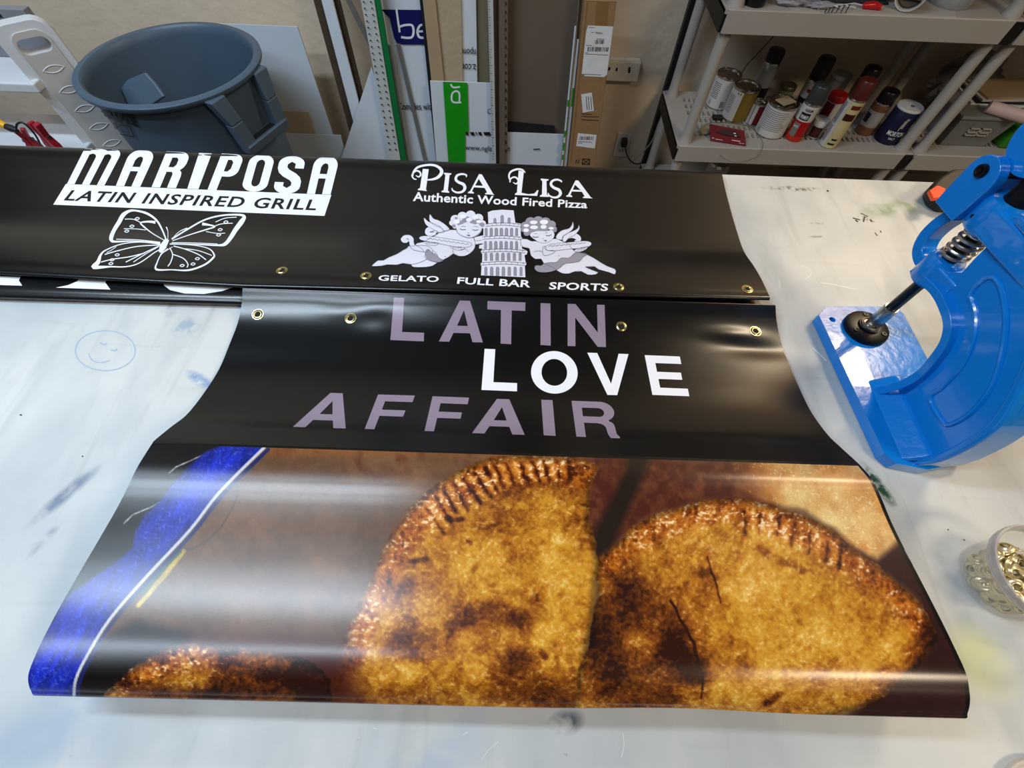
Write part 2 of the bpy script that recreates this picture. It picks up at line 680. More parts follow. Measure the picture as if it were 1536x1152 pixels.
def cm(A, t):
    t = np.asarray(t, float)
    n = len(A)
    i = np.clip(np.floor(t).astype(int), 0, n - 2)
    f = (t - i)[..., None]
    p0 = A[np.clip(i - 1, 0, n - 1)]; p1 = A[i]; p2 = A[i + 1]; p3 = A[np.clip(i + 2, 0, n - 1)]
    return 0.5 * ((2 * p1) + (-p0 + p2) * f + (2 * p0 - 5 * p1 + 4 * p2 - p3) * f ** 2 + (-p0 + 3 * p1 - 3 * p2 + p3) * f ** 3)


def hash2(ix, iy, s):
    h = (ix.astype(np.int64) * 374761393 + iy.astype(np.int64) * 668265263 + s * 1442695041) & 0x7fffffff
    h = (h ^ (h >> 13)) * 1274126177 & 0x7fffffff
    return ((h ^ (h >> 16)) & 0xffff) / 65535.0


def vnoise(x, y, s=0):
    ix, iy = np.floor(x), np.floor(y)
    fx, fy = x - ix, y - iy
    fx = fx * fx * (3 - 2 * fx); fy = fy * fy * (3 - 2 * fy)
    a = hash2(ix, iy, s); b = hash2(ix + 1, iy, s); c = hash2(ix, iy + 1, s); d = hash2(ix + 1, iy + 1, s)
    return (a * (1 - fx) + b * fx) * (1 - fy) + (c * (1 - fx) + d * fx) * fy


def fbm(x, y, sc, oct=4, s=0, ridged=False):
    t = np.zeros_like(x); a = 1.0; tot = 0
    x = x / sc; y = y / sc
    for o_ in range(oct):
        n = vnoise(x + 17.3 * o_, y - 9.1 * o_, s + o_)
        if ridged: n = 1 - abs(2 * n - 1)
        t += n * a; tot += a
        a *= 0.55; x = x * 1.93 + 0.31 * y; y = y * 1.93 - 0.31 * x
    return t / tot


def lower_surface(u, t):
    """u 0..1 across, t row parameter -> points"""
    l = cm(A_L, t); r = cm(A_R, t)
    w = u[..., None]
    yz = l * (1 - w) + r * w
    X = XL * (1 - u) + XR * u
    Y, Z = yz[..., 0], yz[..., 1].copy()
    # slight ripples near the eyelets at the back edge
    fade = np.clip((t - NH + 0.0) / 1.5, 0, 1) * np.clip((NH + 6 - t) / 3.0, 0, 1)
    for gx, gy, am, sx, sy in ((-0.25, 0.49, 0.0022, 0.035, 0.02), (0.40, 0.49, 0.003, 0.05, 0.014), (0.44, 0.46, -0.0025, 0.06, 0.016), (-0.30, 0.51, -0.0015, 0.05, 0.02), (0.2, 0.5, 0.001, 0.06, 0.02)):
        Z += am * fade * np.exp(-((X - gx) / sx) ** 2 - ((Y - gy) / sy) ** 2)
    Z += fade * 0.0012 * (vnoise(X * 9 + 5, Y * 14, 5) - 0.5)
    # wavy lip of the front roll
    lip = np.clip((t - (I_END - 1.2)) / 1.2, 0, 1) * np.clip((I_END + 2.5 - t) / 1.5, 0, 1)
    Y += lip * 0.0035 * np.exp(-((X - 0.19) / 0.09) ** 2)
    return np.stack([X, Y, Z], -1)


def grid_mesh(name, P, m, parent, colors=None):
    nv, nu = P.shape[:2]
    me = bpy.data.meshes.new(name)
    me.vertices.add(nv * nu)
    me.vertices.foreach_set('co', P.reshape(-1).astype(np.float32))
    idx = np.arange(nv * nu).reshape(nv, nu)
    q = np.stack([idx[:-1, :-1], idx[1:, :-1], idx[1:, 1:], idx[:-1, 1:]], -1).reshape(-1, 4)
    nf = len(q)
    me.loops.add(nf * 4)
    me.loops.foreach_set('vertex_index', q.reshape(-1).astype(np.int32))
    me.polygons.add(nf)
    me.polygons.foreach_set('loop_start', np.arange(0, nf * 4, 4, dtype=np.int32))
    me.polygons.foreach_set('use_smooth', np.ones(nf, dtype=bool))
    me.update(calc_edges=True)
    if colors is not None:
        ca = me.color_attributes.new('print', 'FLOAT_COLOR', 'POINT')
        c4 = np.ones((nv * nu, 4), np.float32)
        c4[:, :3] = colors.reshape(-1, 3)
        ca.data.foreach_set('color', c4.reshape(-1))
    return link(name, me, m, parent)


def bvh_of(P):
    nv, nu = P.shape[:2]
    idx = np.arange(nv * nu).reshape(nv, nu)
    q = np.stack([idx[:-1, :-1], idx[1:, :-1], idx[1:, 1:], idx[:-1, 1:]], -1).reshape(-1, 4)
    return BVHTree.FromPolygons(P.reshape(-1, 3).tolist(), q.tolist())


def place_on(bvh):
    def f(x, y):
        d = Vector(ray(x, y)).normalized()
        h = bvh.ray_cast(Vector(CAM), d)
        if h[0] is None: return None
        n = h[1]
        if n.dot(d) > 0: n = -n
        return h[0], n
    return f


# ---- what the photo print on the lower banner shows (flat colours of the print itself)
def poly_sd(px, py, poly):
    """signed distance, positive inside"""
    P = np.array(poly, float)
    d = np.full(px.shape, 1e9); ins = np.zeros(px.shape, bool)
    n = len(P)
    for i in range(n):
        a, b = P[i], P[(i + 1) % n]
        e = b - a
        wx, wy = px - a[0], py - a[1]
        t = np.clip((wx * e[0] + wy * e[1]) / (e @ e + 1e-9), 0, 1)
        d = np.minimum(d, (wx - e[0] * t) ** 2 + (wy - e[1] * t) ** 2)
        c = ((a[1] > py) != (b[1] > py)) & (px < (b[0] - a[0]) * (py - a[1]) / (b[1] - a[1] + 1e-12) + a[0])
        ins ^= c
    d = np.sqrt(d)
    return np.where(ins, d, -d)


def line_d(px, py, pts):
    d = np.full(px.shape, 1e9)
    for a, b in zip(pts, pts[1:]):
        a = np.array(a, float); b = np.array(b, float); e = b - a
        t = np.clip(((px - a[0]) * e[0] + (py - a[1]) * e[1]) / (e @ e + 1e-9), 0, 1)
        d = np.minimum(d, np.hypot(px - a[0] - e[0] * t, py - a[1] - e[1] * t))
    return d


def sm(a, b, x):
    t = np.clip((x - a) / (b - a), 0, 1)
    return t * t * (3 - 2 * t)


def C(r, g, b): return np.array([r, g, b], float)


def art(px, py):
    def z5(l): return [(480 + a / 2.743, 660 + b / 2.743) for a, b in l]
    def z6(l): return [(880 + a / 2.648, 660 + b / 2.648) for a, b in l]
    def z8(l): return [(a / 2.25, 640 + b / 2.25) for a, b in l]
    def zc(l): return [(160 + a / 3.84, 660 + b / 3.84) for a, b in l]
    def over(base, fac, col): return base * (1 - fac[..., None]) + np.asarray(col) * fac[..., None]
    wx = px + 10 * (fbm(px, py, 40, 3, 50) - 0.5); wy = py + 10 * (fbm(px, py, 40, 3, 60) - 0.5)
    n1 = fbm(px, py, 60, 4, 1); n2 = fbm(px, py, 14, 4, 2); n3 = fbm(px, py, 5, 3, 3)
    g = (fbm(px, py, 2.2, 2, 4) - 0.5)
    # plate of baked goods out of focus: brown ground
    img = C(104, 74, 52) * (0.75 + 0.5 * n1)[..., None] * (0.9 + 0.2 * n2)[..., None]
    img = over(img, sm(700, 676, py + 10 * n2) * 0.75, C(142, 84, 36))
    img = over(img, np.clip(fbm(px, py, 30, 4, 9) - 0.52, 0, 1) * 3.0 * sm(740, 690, py), C(84, 40, 30))
    img = over(img, np.clip(fbm(px, py, 90, 3, 12) - 0.5, 0, 1) * 1.6, C(92, 70, 58))
    # dark cleft and shaded dough between the two big pastries
    dk = poly_sd(wx, wy, z6([(0, 60), (240, 80), (700, 95), (760, 260), (480, 235), (280, 290), (60, 430), (40, 540), (0, 560), (-60, 300)]))
    img = over(img, sm(-8, 8, dk), C(74, 32, 24) * 1.0)
    img = over(img, sm(-8, 10, dk) * np.clip(n2 - 0.4, 0, 1) * 1.3, C(138, 84, 48))
    cl = line_d(wx, wy, z6([(205, 85), (160, 200), (110, 300), (60, 400), (20, 440)]))
    img = over(img, sm(26, 6, cl), C(34, 24, 20))
    # pale pastry at the top right
    e3 = poly_sd(wx, wy, z6([(560, 60), (1080, 60), (1170, 120), (1240, 280), (1300, 420), (1260, 500), (1150, 480), (1080, 440), (980, 350), (870, 290), (700, 240), (560, 180)]))
    h3 = fbm(px, py, 22, 4, 21, True)
    c3 = C(186, 128, 66) * (0.75 + 0.45 * h3)[..., None]
    c3 = over(c3, np.clip(fbm(px, py, 46, 3, 23) - 0.45, 0, 1) * 3.2, C(222, 184, 120))
    c3 = over(c3, sm(1190, 1110, px + 30 * n1) * 0.8, C(142, 82, 38))
    c3 = over(c3, np.clip(fbm(px, py, 7, 3, 25, True) - 0.8, 0, 1) * 5 * (n1 > .4), C(250, 226, 180))
    img = over(img, sm(-6, 6, e3) * sm(1080, 1190, px + 30 * n2), c3)
    img = over(img, sm(704, 716, py - 0.0) * sm(1335, 1290, px) * 0.0, C(0, 0, 0))
    sh = poly_sd(wx, wy, z6([(1060, 440), (1150, 475), (1240, 400), (1300, 420), (1400, 660), (1500, 900), (1560, 1150), (1000, 1150), (1330, 800), (1320, 640), (1230, 560)]))
    img = over(img, sm(-10, 8, sh), C(44, 20, 20) * (0.8 + 0.5 * n2)[..., None])

    def pastry(img, poly, crimps, rimline, seed, dark, warm, bias=0.0):
        sd = poly_sd(px + 3 * (n2 - .5) * 2, py + 3 * (n3 - .5) * 2, poly)
        rim = sm(36, 12, line_d(wx, wy, rimline))
        qx = px + 26 * (fbm(px, py, 34, 3, seed + 40) - .5); qy = py + 26 * (fbm(px, py, 34, 3, seed + 41) - .5)
        f1 = fbm(qx, qy, 46, 4, seed); f2 = fbm(qx, qy, 13, 4, seed + 3); f3 = fbm(px, py, 4.5, 3, seed + 6); rg = fbm(qx, qy, 17, 3, seed + 8, True)
        h = 0.8 * f2 + 0.7 * rg + 0.35 * f3
        cr = np.zeros_like(px); hl = np.zeros_like(px)
        for i, (a, b) in enumerate(crimps):
            cr = np.maximum(cr, np.exp(-(line_d(px + 3 * (n2 - .5) * 2, py, [a, b]) / 3.3) ** 2))
            if i + 1 < len(crimps):
                c0, c1 = crimps[i + 1]
                m0 = ((a[0] + c0[0]) / 2 + 1, (a[1] + c0[1]) / 2); m1 = ((b[0] + c1[0]) / 2 + 1, (b[1] + c1[1]) / 2)
                hl = np.maximum(hl, np.exp(-(line_d(px, py, [m0, m1]) / 4.2) ** 2))
        gy, gx = np.gradient(h)
        sx = np.gradient(px, axis=1); sy = np.gradient(py, axis=0)
        gx = gx / np.maximum(np.abs(sx), .3); gy = gy / np.maximum(np.abs(sy), .3)
        rel = np.clip((-0.35 * gx - 0.8 * gy) * 5.0, -1, 1)
        t = 0.45 + bias + 0.50 * (f1 - .5) + 0.42 * (f2 - .5) + 0.30 * (f3 - .5) + 0.15 * rel - 0.10 * rim
        for pts, rad, cc, st_ in warm: t = t + sm(rad, rad * 0.1, line_d(wx, wy, pts)) * st_ * 0.20
        for pts, rad, cc, st_ in dark: t = t - np.clip(sm(rad, rad * 0.15, line_d(wx, wy, pts)) * st_ * (0.65 + .7 * f2), 0, 1.1) * 0.30
        t = t - cr * 0.30 + hl * 0.22
        t = t + rim * 0.55 * (fbm(px, py, 9, 3, seed + 12, True) - .55)
        t = np.clip(t, 0, 1)
        st1 = [0, .2, .38, .55, .72, .88, 1.0]
        A = np.array([(44, 18, 10), (104, 52, 16), (156, 92, 24), (194, 132, 36), (212, 158, 56), (226, 188, 98), (244, 222, 170)], float)
        B = np.array([(52, 18, 8), (112, 50, 12), (160, 84, 20), (192, 116, 36), (218, 150, 72), (240, 190, 134), (254, 232, 206)], float)
        ca = np.stack([np.interp(t, st1, A[:, i]) for i in range(3)], -1)
        cb_ = np.stack([np.interp(t, st1, B[:, i]) for i in range(3)], -1)
        wr = np.clip(rim + 0.35 * np.clip(fbm(px, py, 80, 2, seed + 15) - .5, 0, 1) * 2, 0, 1)[..., None]
        c = ca * (1 - wr) + cb_ * wr
        spk = np.clip(f3 * 0.6 + rg * 0.35 + rel * 0.35 + 0.25 * (f1 - .5) - 0.62, 0, 1) * 4.0
        spk = spk * sm(.22, .45, t)
        c = over(c, np.clip(spk * (0.30 + 0.8 * rim + 0.8 * hl), 0, 0.8), C(255, 234, 198))
        edge = sm(14, 0, sd)
        c = c * (1 - 0.4 * edge)[..., None]
        return over(img, sm(-1.6, 1.6, sd), c)

    # pastry 1
    p1 = z5([(35, 985), (60, 910), (110, 780), (150, 690), (200, 590), (240, 490), (300, 370), (370, 280), (450, 200), (530, 150), (620, 100), (700, 72), (800, 64), (950, 66), (1080, 72), (1150, 106), (1120, 170), (1108, 250), (1112, 350), (1135, 420), (1143, 520), (1130, 640), (1120, 760), (1100, 850), (1085, 950), (1050, 1160), (700, 1200), (300, 1200), (80, 1180), (30, 1040)])
    cr1 = [z5([a, b]) for a, b in [((435, 280), (510, 385)), ((475, 235), (540, 335)), ((510, 205), (560, 300)), ((550, 180), (610, 290)), ((592, 160), (662, 262)), ((636, 138), (700, 230)), ((680, 115), (728, 205)), ((718, 105), (755, 195)), ((768, 98), (800, 180)), ((826, 95), (855, 165)), ((876, 95), (905, 165)), ((922, 92), (942, 160)), ((980, 88), (985, 150)), ((1022, 86), (1024, 140))]]
    rim1 = z5([(50, 1000), (120, 850), (200, 650), (270, 490), (370, 350), (480, 260), (600, 190), (720, 130), (850, 110), (1000, 110), (1090, 120)])
    img = pastry(img, p1, cr1, rim1, 100,
                 [(z5([(570, 740), (690, 700), (830, 740)]), 30, C(92, 44, 24), .65), (z5([(350, 620), (360, 760), (330, 860)]), 30, C(120, 66, 16), .7),
                  (z5([(820, 920), (720, 1020), (1010, 1040)]), 42, C(96, 44, 18), .9), (z5([(380, 495), (430, 490)]), 7, C(70, 30, 10), 1.1), (z5([(520, 320), (580, 322)]), 7, C(90, 44, 14), 1.1),
                  (z5([(600, 420), (618, 428)]), 5, C(70, 34, 20), 1.1), (z5([(905, 870), (925, 900)]), 8, C(70, 34, 24), 1.1), (z5([(610, 230), (1000, 180)]), 26, C(150, 84, 40), .5)],
                 [(z5([(950, 500), (1060, 560), (1100, 650)]), 62, C(226, 190, 84), .9), (z5([(600, 560), (760, 620)]), 52, C(170, 130, 46), .8),
                  (z5([(560, 880), (640, 940)]), 46, C(200, 148, 48), .8), (z5([(850, 820), (960, 760)]), 30, C(226, 176, 120), .7), (z5([(800, 240), (920, 220)]), 22, C(236, 180, 120), .8),
                  (z5([(330, 900), (360, 940)]), 26, C(196, 150, 30), .8)])
    # pastry 2
    p2 = z6([(-30, 900), (5, 830), (25, 700), (40, 600), (42, 470), (130, 400), (180, 345), (280, 290), (380, 262), (470, 240), (560, 233), (640, 236), (740, 262), (860, 300), (980, 360), (1060, 430), (1140, 485), (1230, 560), (1330, 650), (1400, 780), (1340, 880), (1270, 950), (1180, 1020), (1080, 1070), (900, 1110), (700, 1160), (400, 1160), (100, 1160), (-60, 1160)])
    cr2 = [z6([a, b]) for a, b in [((625, 290), (632, 375)), ((688, 285), (688, 370)), ((765, 310), (758, 380)), ((822, 330), (812, 420)), ((888, 365), (882, 450)), ((955, 405), (952, 480)), ((1010, 440), (1000, 510))]]
    rim2 = z6([(60, 480), (150, 410), (260, 340), (400, 290), (520, 262), (640, 270), (760, 310), (880, 360), (1000, 430), (1120, 510), (1250, 600), (1340, 720)])
    img = pastry(img, p2, cr2, rim2, 200,
                 [(z6([(60, 900), (200, 960), (300, 900)]), 85, C(78, 32, 24), 1.15), (z6([(60, 700), (180, 640)]), 75, C(128, 70, 32), .9), (z6([(340, 700), (350, 850), (420, 900)]), 40, C(88, 46, 26), 1.0),
                  (z6([(140, 580), (160, 585)]), 4, C(60, 26, 12), 1.0), (z6([(455, 530), (480, 525)]), 12, C(110, 54, 30), 1.0), (z6([(720, 1040), (770, 1010)]), 9, C(96, 26, 14), 1.3),
                  (z6([(330, 640), (360, 700), (430, 800), (460, 920), (450, 1020)]), 3.2, C(60, 26, 12), 1.4), (z6([(480, 470), (520, 600), (540, 650)]), 3, C(110, 60, 26), 1.1),
                  (z6([(1380, 780), (1300, 960), (1180, 1040)]), 42, C(96, 44, 24), 1.0), (z6([(680, 430), (850, 520)]), 10, C(140, 74, 26), .8)],
                 [(z6([(700, 560), (860, 640), (980, 700)]), 78, C(216, 168, 76), .9), (z6([(960, 760), (1060, 820)]), 62, C(232, 186, 136), .9), (z6([(1200, 820), (1280, 800)]), 34, C(212, 140, 120), .8),
                  (z6([(560, 700), (700, 800), (800, 940)]), 62, C(204, 142, 40), .8), (z6([(560, 980), (640, 1020)]), 36, C(206, 150, 34), .8)])
    # glazed pastry at the bottom left
    p3 = z8([(350, 900), (400, 860), (440, 820), (520, 765), (600, 735), (680, 730), (800, 745), (900, 752), (1000, 770), (1060, 800), (1110, 850), (1130, 960), (340, 980)])
    blk = poly_sd(px, py, z8([(250, 980), (255, 860), (300, 770), (380, 700), (460, 660), (640, 700), (640, 980)]))
    img = over(img, sm(-14, 10, blk), C(22, 16, 16))
    img = over(img, sm(-30, 30, poly_sd(px, py, z8([(640, 700), (1170, 720), (1240, 960), (900, 980)]))) * 0.85, C(62, 22, 18))
    img = pastry(img, p3, [], z8([(430, 850), (520, 790), (640, 750), (760, 760)]), 300, [(z8([(780, 860), (1080, 880)]), 60, C(80, 34, 14), .9), (z8([(470, 900), (700, 905)]), 22, C(80, 34, 14), .7)], [(z8([(480, 840), (560, 800)]), 16, C(150, 92, 36), .6)], -0.14)
    # glass dish, blue rim and dark cloth at the left
    jug = line_d(px, py, zc([(420, 630), (490, 630), (570, 590), (660, 500), (720, 400), (755, 320), (750, 260)]))
    img = over(img, sm(2.4, 0.6, jug) * 0.45, C(56, 52, 50))
    gr = line_d(wx, wy, zc([(445, 640), (380, 720), (310, 800), (240, 880), (180, 950)]))
    img = over(img, sm(5, 2, gr) * (.5 + n2), C(176, 150, 60)); gr2 = line_d(px, py, zc([(420, 640), (350, 710), (280, 790), (210, 870)]))
    img = over(img, sm(5, 2, gr2), C(52, 82, 60))
    Lw = z8([(892, 70), (740, 222), (640, 350), (500, 500), (370, 650), (290, 780), (257, 850), (250, 900), (250, 980)])
    Lw = [tuple(p) for p in catmull(Lw, 4)]
    blu = z8([(760, 60), (690, 90), (620, 150), (540, 250), (490, 300), (450, 350), (440, 410), (350, 480), (250, 550), (205, 600), (190, 650), (150, 700), (120, 740), (60, 800), (40, 1000)]) + Lw[::-1]
    lft = z8([(300, 40), (892, 40)]) + Lw + z8([(0, 980), (0, 500)])
    img = over(img, sm(-1, 1, poly_sd(px, py, lft)), C(22, 20, 20) * (0.8 + 0.4 * n1)[..., None])
    for w_ in ([(580, 75), (480, 120), (400, 155), (360, 190)], [(340, 335), (260, 385), (150, 430), (100, 480)]):
        img = over(img, sm(1.6, .5, line_d(px, py, zc(w_))) * (0.3 + n3) * .8, C(190, 190, 190))
    img = over(img, sm(4, 1.0, line_d(px, py, [(p[0] + 6, p[1] + 3) for p in Lw])), C(24, 34, 96))
    sb = poly_sd(wx, wy, blu)
    st = fbm(px + py * 0.55, py * 0.22 - px * .1, 7, 4, 70)
    cb = C(26, 44, 176) * (0.55 + 0.8 * st)[..., None]
    cb = over(cb, np.clip(fbm(px, py, 3.0, 3, 77) - 0.52, 0, 1) * 1.7, C(110, 130, 232))
    cb = over(cb, sm(30, 4, sb) * .35, C(14, 18, 84))
    img = over(img, sm(-3, 3, sb), cb)
    wl = line_d(px, py, Lw)
    img = over(img, sm(3.0, 1.4, wl), C(196, 196, 206))
    img = img * (1 + 0.12 * g)[..., None]
    return np.clip(img, 3, 255)


def srgb_lin(a):
    a = a / 255.0
    return np.where(a <= 0.04045, a / 12.92, ((a + 0.055) / 1.055) ** 2.4)


def project(P):
    W = P - CAM
    w = W @ FW
    return 768 + F_PX * (W @ RT) / w, 576 - F_PX * (W @ UP) / w


banner_lo = thing('photo_banner', 'folded black banner with pastry photo reading LATIN LOVE AFFAIR', 'banner', (0, 0.25, TABLE), 'folded black vinyl banners')
NU = 900
t_a = np.linspace(0, I_PRINT, 150)
t_b = np.linspace(I_PRINT, I_END, 430)
t_c = np.linspace(I_END, len(A_L) - 1, 40)[1:]
U1 = np.linspace(0, 1, 260)


def colour_rows(P):
    x, y = project(P)
    return srgb_lin(art(x, y))


UU, TT = np.meshgrid(U1, t_a)
P_a = lower_surface(UU, TT)
grid_mesh('black_header', P_a, M_black, banner_lo)
U2 = np.linspace(0, 1, NU)
UU, TT = np.meshgrid(U2, t_b)
P_b = lower_surface(UU, TT)
col_b = colour_rows(P_b)
# narrow black hem along the right edge
hem = (UU > 0.9965)
col_b[hem] = 0.004
tc2 = np.concatenate([t_b[-1:], t_c])
U3 = np.linspace(0, 1, 260)
grid_mesh('photo_print', P_b, M_print, banner_lo, col_b)
UU, TT = np.meshgrid(U3, tc2)
P_c = lower_surface(UU, TT)
cc = np.interp(U3, U2, col_b[-1, :, 0]), np.interp(U3, U2, col_b[-1, :, 1]), np.interp(U3, U2, col_b[-1, :, 2])
col_c = np.repeat(np.stack(cc, -1)[None], len(tc2), 0)
grid_mesh('fold_underside', P_c, M_print, banner_lo, col_c)
UU, TT = np.meshgrid(np.linspace(0, 1, 300), np.concatenate([np.linspace(0, I_END, 420), t_c]))
P_all = lower_surface(UU, TT)
bvh_lo = bvh_of(P_all)
lo_at = place_on(bvh_lo)
# second layer of the fold, a few millimetres below, showing at the edges
UU, TT = np.meshgrid(np.linspace(-0.0035, 1.0045, 120), np.linspace(NH + 7.5, I_END - 0.3, 160))
P_u = lower_surface(UU, TT)
P_u[..., 2] -= 0.004
grid_mesh('under_layer', P_u, M_black, banner_lo)
ik = Ink()
ik.poly([(1353, 824), (1357, 824), (1383, 884), (1377, 884)])
ik.build('edge_print', place_on(bvh_of(P_u)), M_lilac, banner_lo, 0.0003, (None, 6))

# ---- upper banner
U_px = [(1083, 261), (1086, 275), (1092, 300), (1103, 340), (1115, 375), (1130, 398), (1140, 415), (1149, 433)]
XU = 0.4766
rowsU = [tuple(on_x(x, y, XU)[1:]) for x, y in U_px]
yb, zb = rowsU[0]
e = on_z(365, 428, 0.934)
rowsU += [(0.565, 0.9325), (float(e[1]) + 0.004, 0.934), (float(e[1]) - 0.0005, 0.9315), (float(e[1]) + 0.002, 0.928), (float(e[1]) + 0.03, 0.9255)]
rowsU = [(0.955, 0.9015), (0.9715, 0.9025), (0.9735, 0.907), (0.966, 0.9125)] + [(yb, zb)] + rowsU[1:]
A_U = np.array(rowsU)


def upper_surface(X, t):
    yz = cm(A_U, t)
    Y = yz[..., 0].copy(); Z = yz[..., 1].copy()
    Z += 0.0016 * (vnoise(X * 3.1 + 2, Y * 9, 8) - 0.5) * np.clip((t - 3) / 2, 0, 1) * np.clip((10 - t) / 2, 0, 1)
    Y += 0.002 * (vnoise(X * 2.0, Y * 0 + 3, 9) - 0.5)
    Y += np.clip((t - 11) / 2, 0, 1) * np.clip((X - XL) / 0.97, 0, 1) * 0.014
    Y += np.clip((t - 9) / 3, 0, 1) * np.clip(XL - X, 0, 2) * 0.022
    return np.stack([X + 0 * Y, Y, Z], -1)


XUL = -1.62
banner_up = thing('logo_banner', 'long folded black banner with butterfly and tower logos along the table back', 'banner', (-0.5, 0.75, TABLE), 'folded black vinyl banners')
UU, TT = np.meshgrid(np.linspace(XUL, XU, 240), np.linspace(0, len(A_U) - 1, 260))
P_up = upper_surface(UU, TT)
grid_mesh('top_layer', P_up, M_black, banner_up)
bvh_up = bvh_of(P_up)
up_at = place_on(bvh_up)
# lower layer that shows in front of the fold, with its own rolled edge
f0 = on_z(365, 441, 0.921); f1 = on_z(365, 458, 0.909)
yl, yf = float(f0[1]), float(f1[1])
rowsV = [(yl + 0.13, 0.902), (yl + 0.09, 0.909), (yl + 0.05, 0.918), (yl + 0.02, 0.921), (yl - 0.002, 0.920), (yf + 0.003, 0.9155), (yf, 0.9105), (yf + 0.003, 0.905), (yf + 0.012, 0.9018), (yf + 0.05, 0.9012), (yf + 0.3, 0.9012)]
A_V = np.array(rowsV)


def under_surface(X, t):
    yz = cm(A_V, t)
    k = np.clip((X - XL - 0.002) / 0.006, 0, 1)
    Zv = yz[..., 1]
    Zv = Zv * (1 - k) + (TABLE + 0.0012 + (Zv - TABLE) * 0.35) * k
    return np.stack([X + 0 * yz[..., 0], yz[..., 0] + 0.0015 * (vnoise(X * 2.5, X * 0, 19) - .5) + 0.012 * k - 0.009 * np.clip(XL - X, 0, 2), Zv], -1)


UU, TT = np.meshgrid(np.linspace(XUL, XU - 0.004, 160), np.linspace(0, len(A_V) - 1, 120))
P_v = under_surface(UU, TT)
grid_mesh('bottom_layer', P_v, M_black, banner_up)
un_at = place_on(bvh_of(P_v))
def zf(l): return [(a / 2.743, 390 + b / 2.743) for a, b in l]
ik = Ink()
ik.poly(zf([(-40, 66), (85, 70), (78, 84), (92, 106), (-40, 102)]))
ik.build('hidden_lettering', un_at, M_white, banner_up, 0.0003, (12, 3)); ik = Ink()
ik.poly(zf([(330, 72), (440, 76), (434, 94), (455, 122), (230, 114), (280, 104), (318, 88)]))
ik.build('hidden_lettering', un_at, M_white, banner_up, 0.0003, (12, 3)); ik = Ink()
ik.poly(zf([(668, 84), (790, 90), (830, 104), (880, 106), (935, 98), (985, 98), (960, 112), (915, 128), (840, 140), (760, 138), (700, 124), (676, 106)]))
ik.build('hidden_lettering', un_at, M_white, banner_up, 0.0003, (12, 3))
# ------------------------------------------------------------------ eyelets
def eyelet(parent, place, px, py, s=1.0):
    r = place(px, py)
    if r is None: return
    p, n = Vector(r[0]), Vector(r[1])
    q = n.to_track_quat('Z', 'Y').to_matrix().to_4x4()
    mt = Matrix.Translation(p) @ q
    g = lathe('eyelet', [(0.0046 * s, -0.0006), (0.0050 * s, 0.0012), (0.0060 * s, 0.0021), (0.0074 * s, 0.0021), (0.0084 * s, 0.0013), (0.0092 * s, 0.0009), (0.0103 * s, 0.0010), (0.0106 * s, 0.0002)],
              M_brass, parent, 28, mtx=mt)
    lathe('eyelet_hole', [(0, 0.00035), (0.0047 * s, 0.00035)], M_hole, g, 20, mtx=mt)


for x, y in ((387, 472), (526, 478), (932, 490), (1133, 497)): eyelet(banner_lo, lo_at, x, y)
for x, y in ((423, 406), (549, 414), (928, 431), (1121, 434)): eyelet(banner_up, up_at, x, y)

# ------------------------------------------------------------------ bold block letters
def arc(cx, cy, rx, ry, a0, a1, n=14):
    return [(cx + rx * math.cos(math.radians(a0 + (a1 - a0) * i / n)), cy + ry * math.sin(math.radians(a0 + (a1 - a0) * i / n))) for i in range(n + 1)]


def block_letter(ch, sx=0.24, sy=0.2):
    """returns list of (outer, holes) in the unit box, y up"""
    if ch == 'L': return [([(0, 0), (1, 0), (1, sy), (sx * 1.15, sy), (sx * 1.15, 1), (0, 1)], [])]
    if ch == 'I': return [([(0, 0), (1, 0), (1, 1), (0, 1)], [])]
    if ch == 'T': return [([(.5 - sx / 2, 0), (.5 + sx / 2, 0), (.5 + sx / 2, 1 - sy), (1, 1 - sy), (1, 1), (0, 1), (0, 1 - sy), (.5 - sx / 2, 1 - sy)], [])]
    if ch == 'E': return [([(0, 0), (1, 0), (1, sy * .95), (sx, sy * .95), (sx, .41), (.9, .41), (.9, .59), (sx, .59), (sx, 1 - sy * .95), (.96, 1 - sy * .95), (.96, 1), (0, 1)], [])]
    if ch == 'F': return [([(0, 0), (sx, 0), (sx, .39), (.9, .39), (.9, .57), (sx, .57), (sx, 1 - sy * .95), (1, 1 - sy * .95), (1, 1), (0, 1)], [])]
    if ch == 'N': return [([(0, 0), (sx * .85, 0), (sx * .85, .68), (1 - sx * .9, 0), (1, 0), (1, 1), (1 - sx * .85, 1), (1 - sx * .85, .34), (sx * .9, 1), (0, 1)], [])]
    if ch == 'V': return [([(.38, 0), (.62, 0), (1, 1), (.76, 1), (.5, .27), (.24, 1), (0, 1)], [])]
    if ch == 'A': return [([(0, 0), (.235, 0), (.31, .215), (.69, .215), (.765, 0), (1, 0), (.625, 1), (.375, 1)], [[(.375, .39), (.5, .77), (.625, .39)]])]
    if ch == 'O': return [(arc(.5, .5, .5, .5, 0, 360, 44)[:-1], [arc(.5, .5, .275, .315, 0, 360, 40)[:-1]])]
    if ch == 'R':
        outer = [(0, 0), (.22, 0), (.22, .40), (.48, .40)] + arc(.52, .26, .2, .14, 90, 0, 6) + [(.74, .1), (.79, 0), (1, 0), (1, .04), (.94, .12), (.93, .30)] + arc(.80, .34, .12, .12, 10, 80, 4) + \
                [(.80, .49)] + arc(.66, .73, .31, .27, -50, 90, 14) + [(0, 1)]
        hole = [(.22, .58), (.22, .82), (.60, .82)] + arc(.60, .70, .13, .12, 90, -90, 10) + [(.60, .58)]
        return [(outer, [hole])]


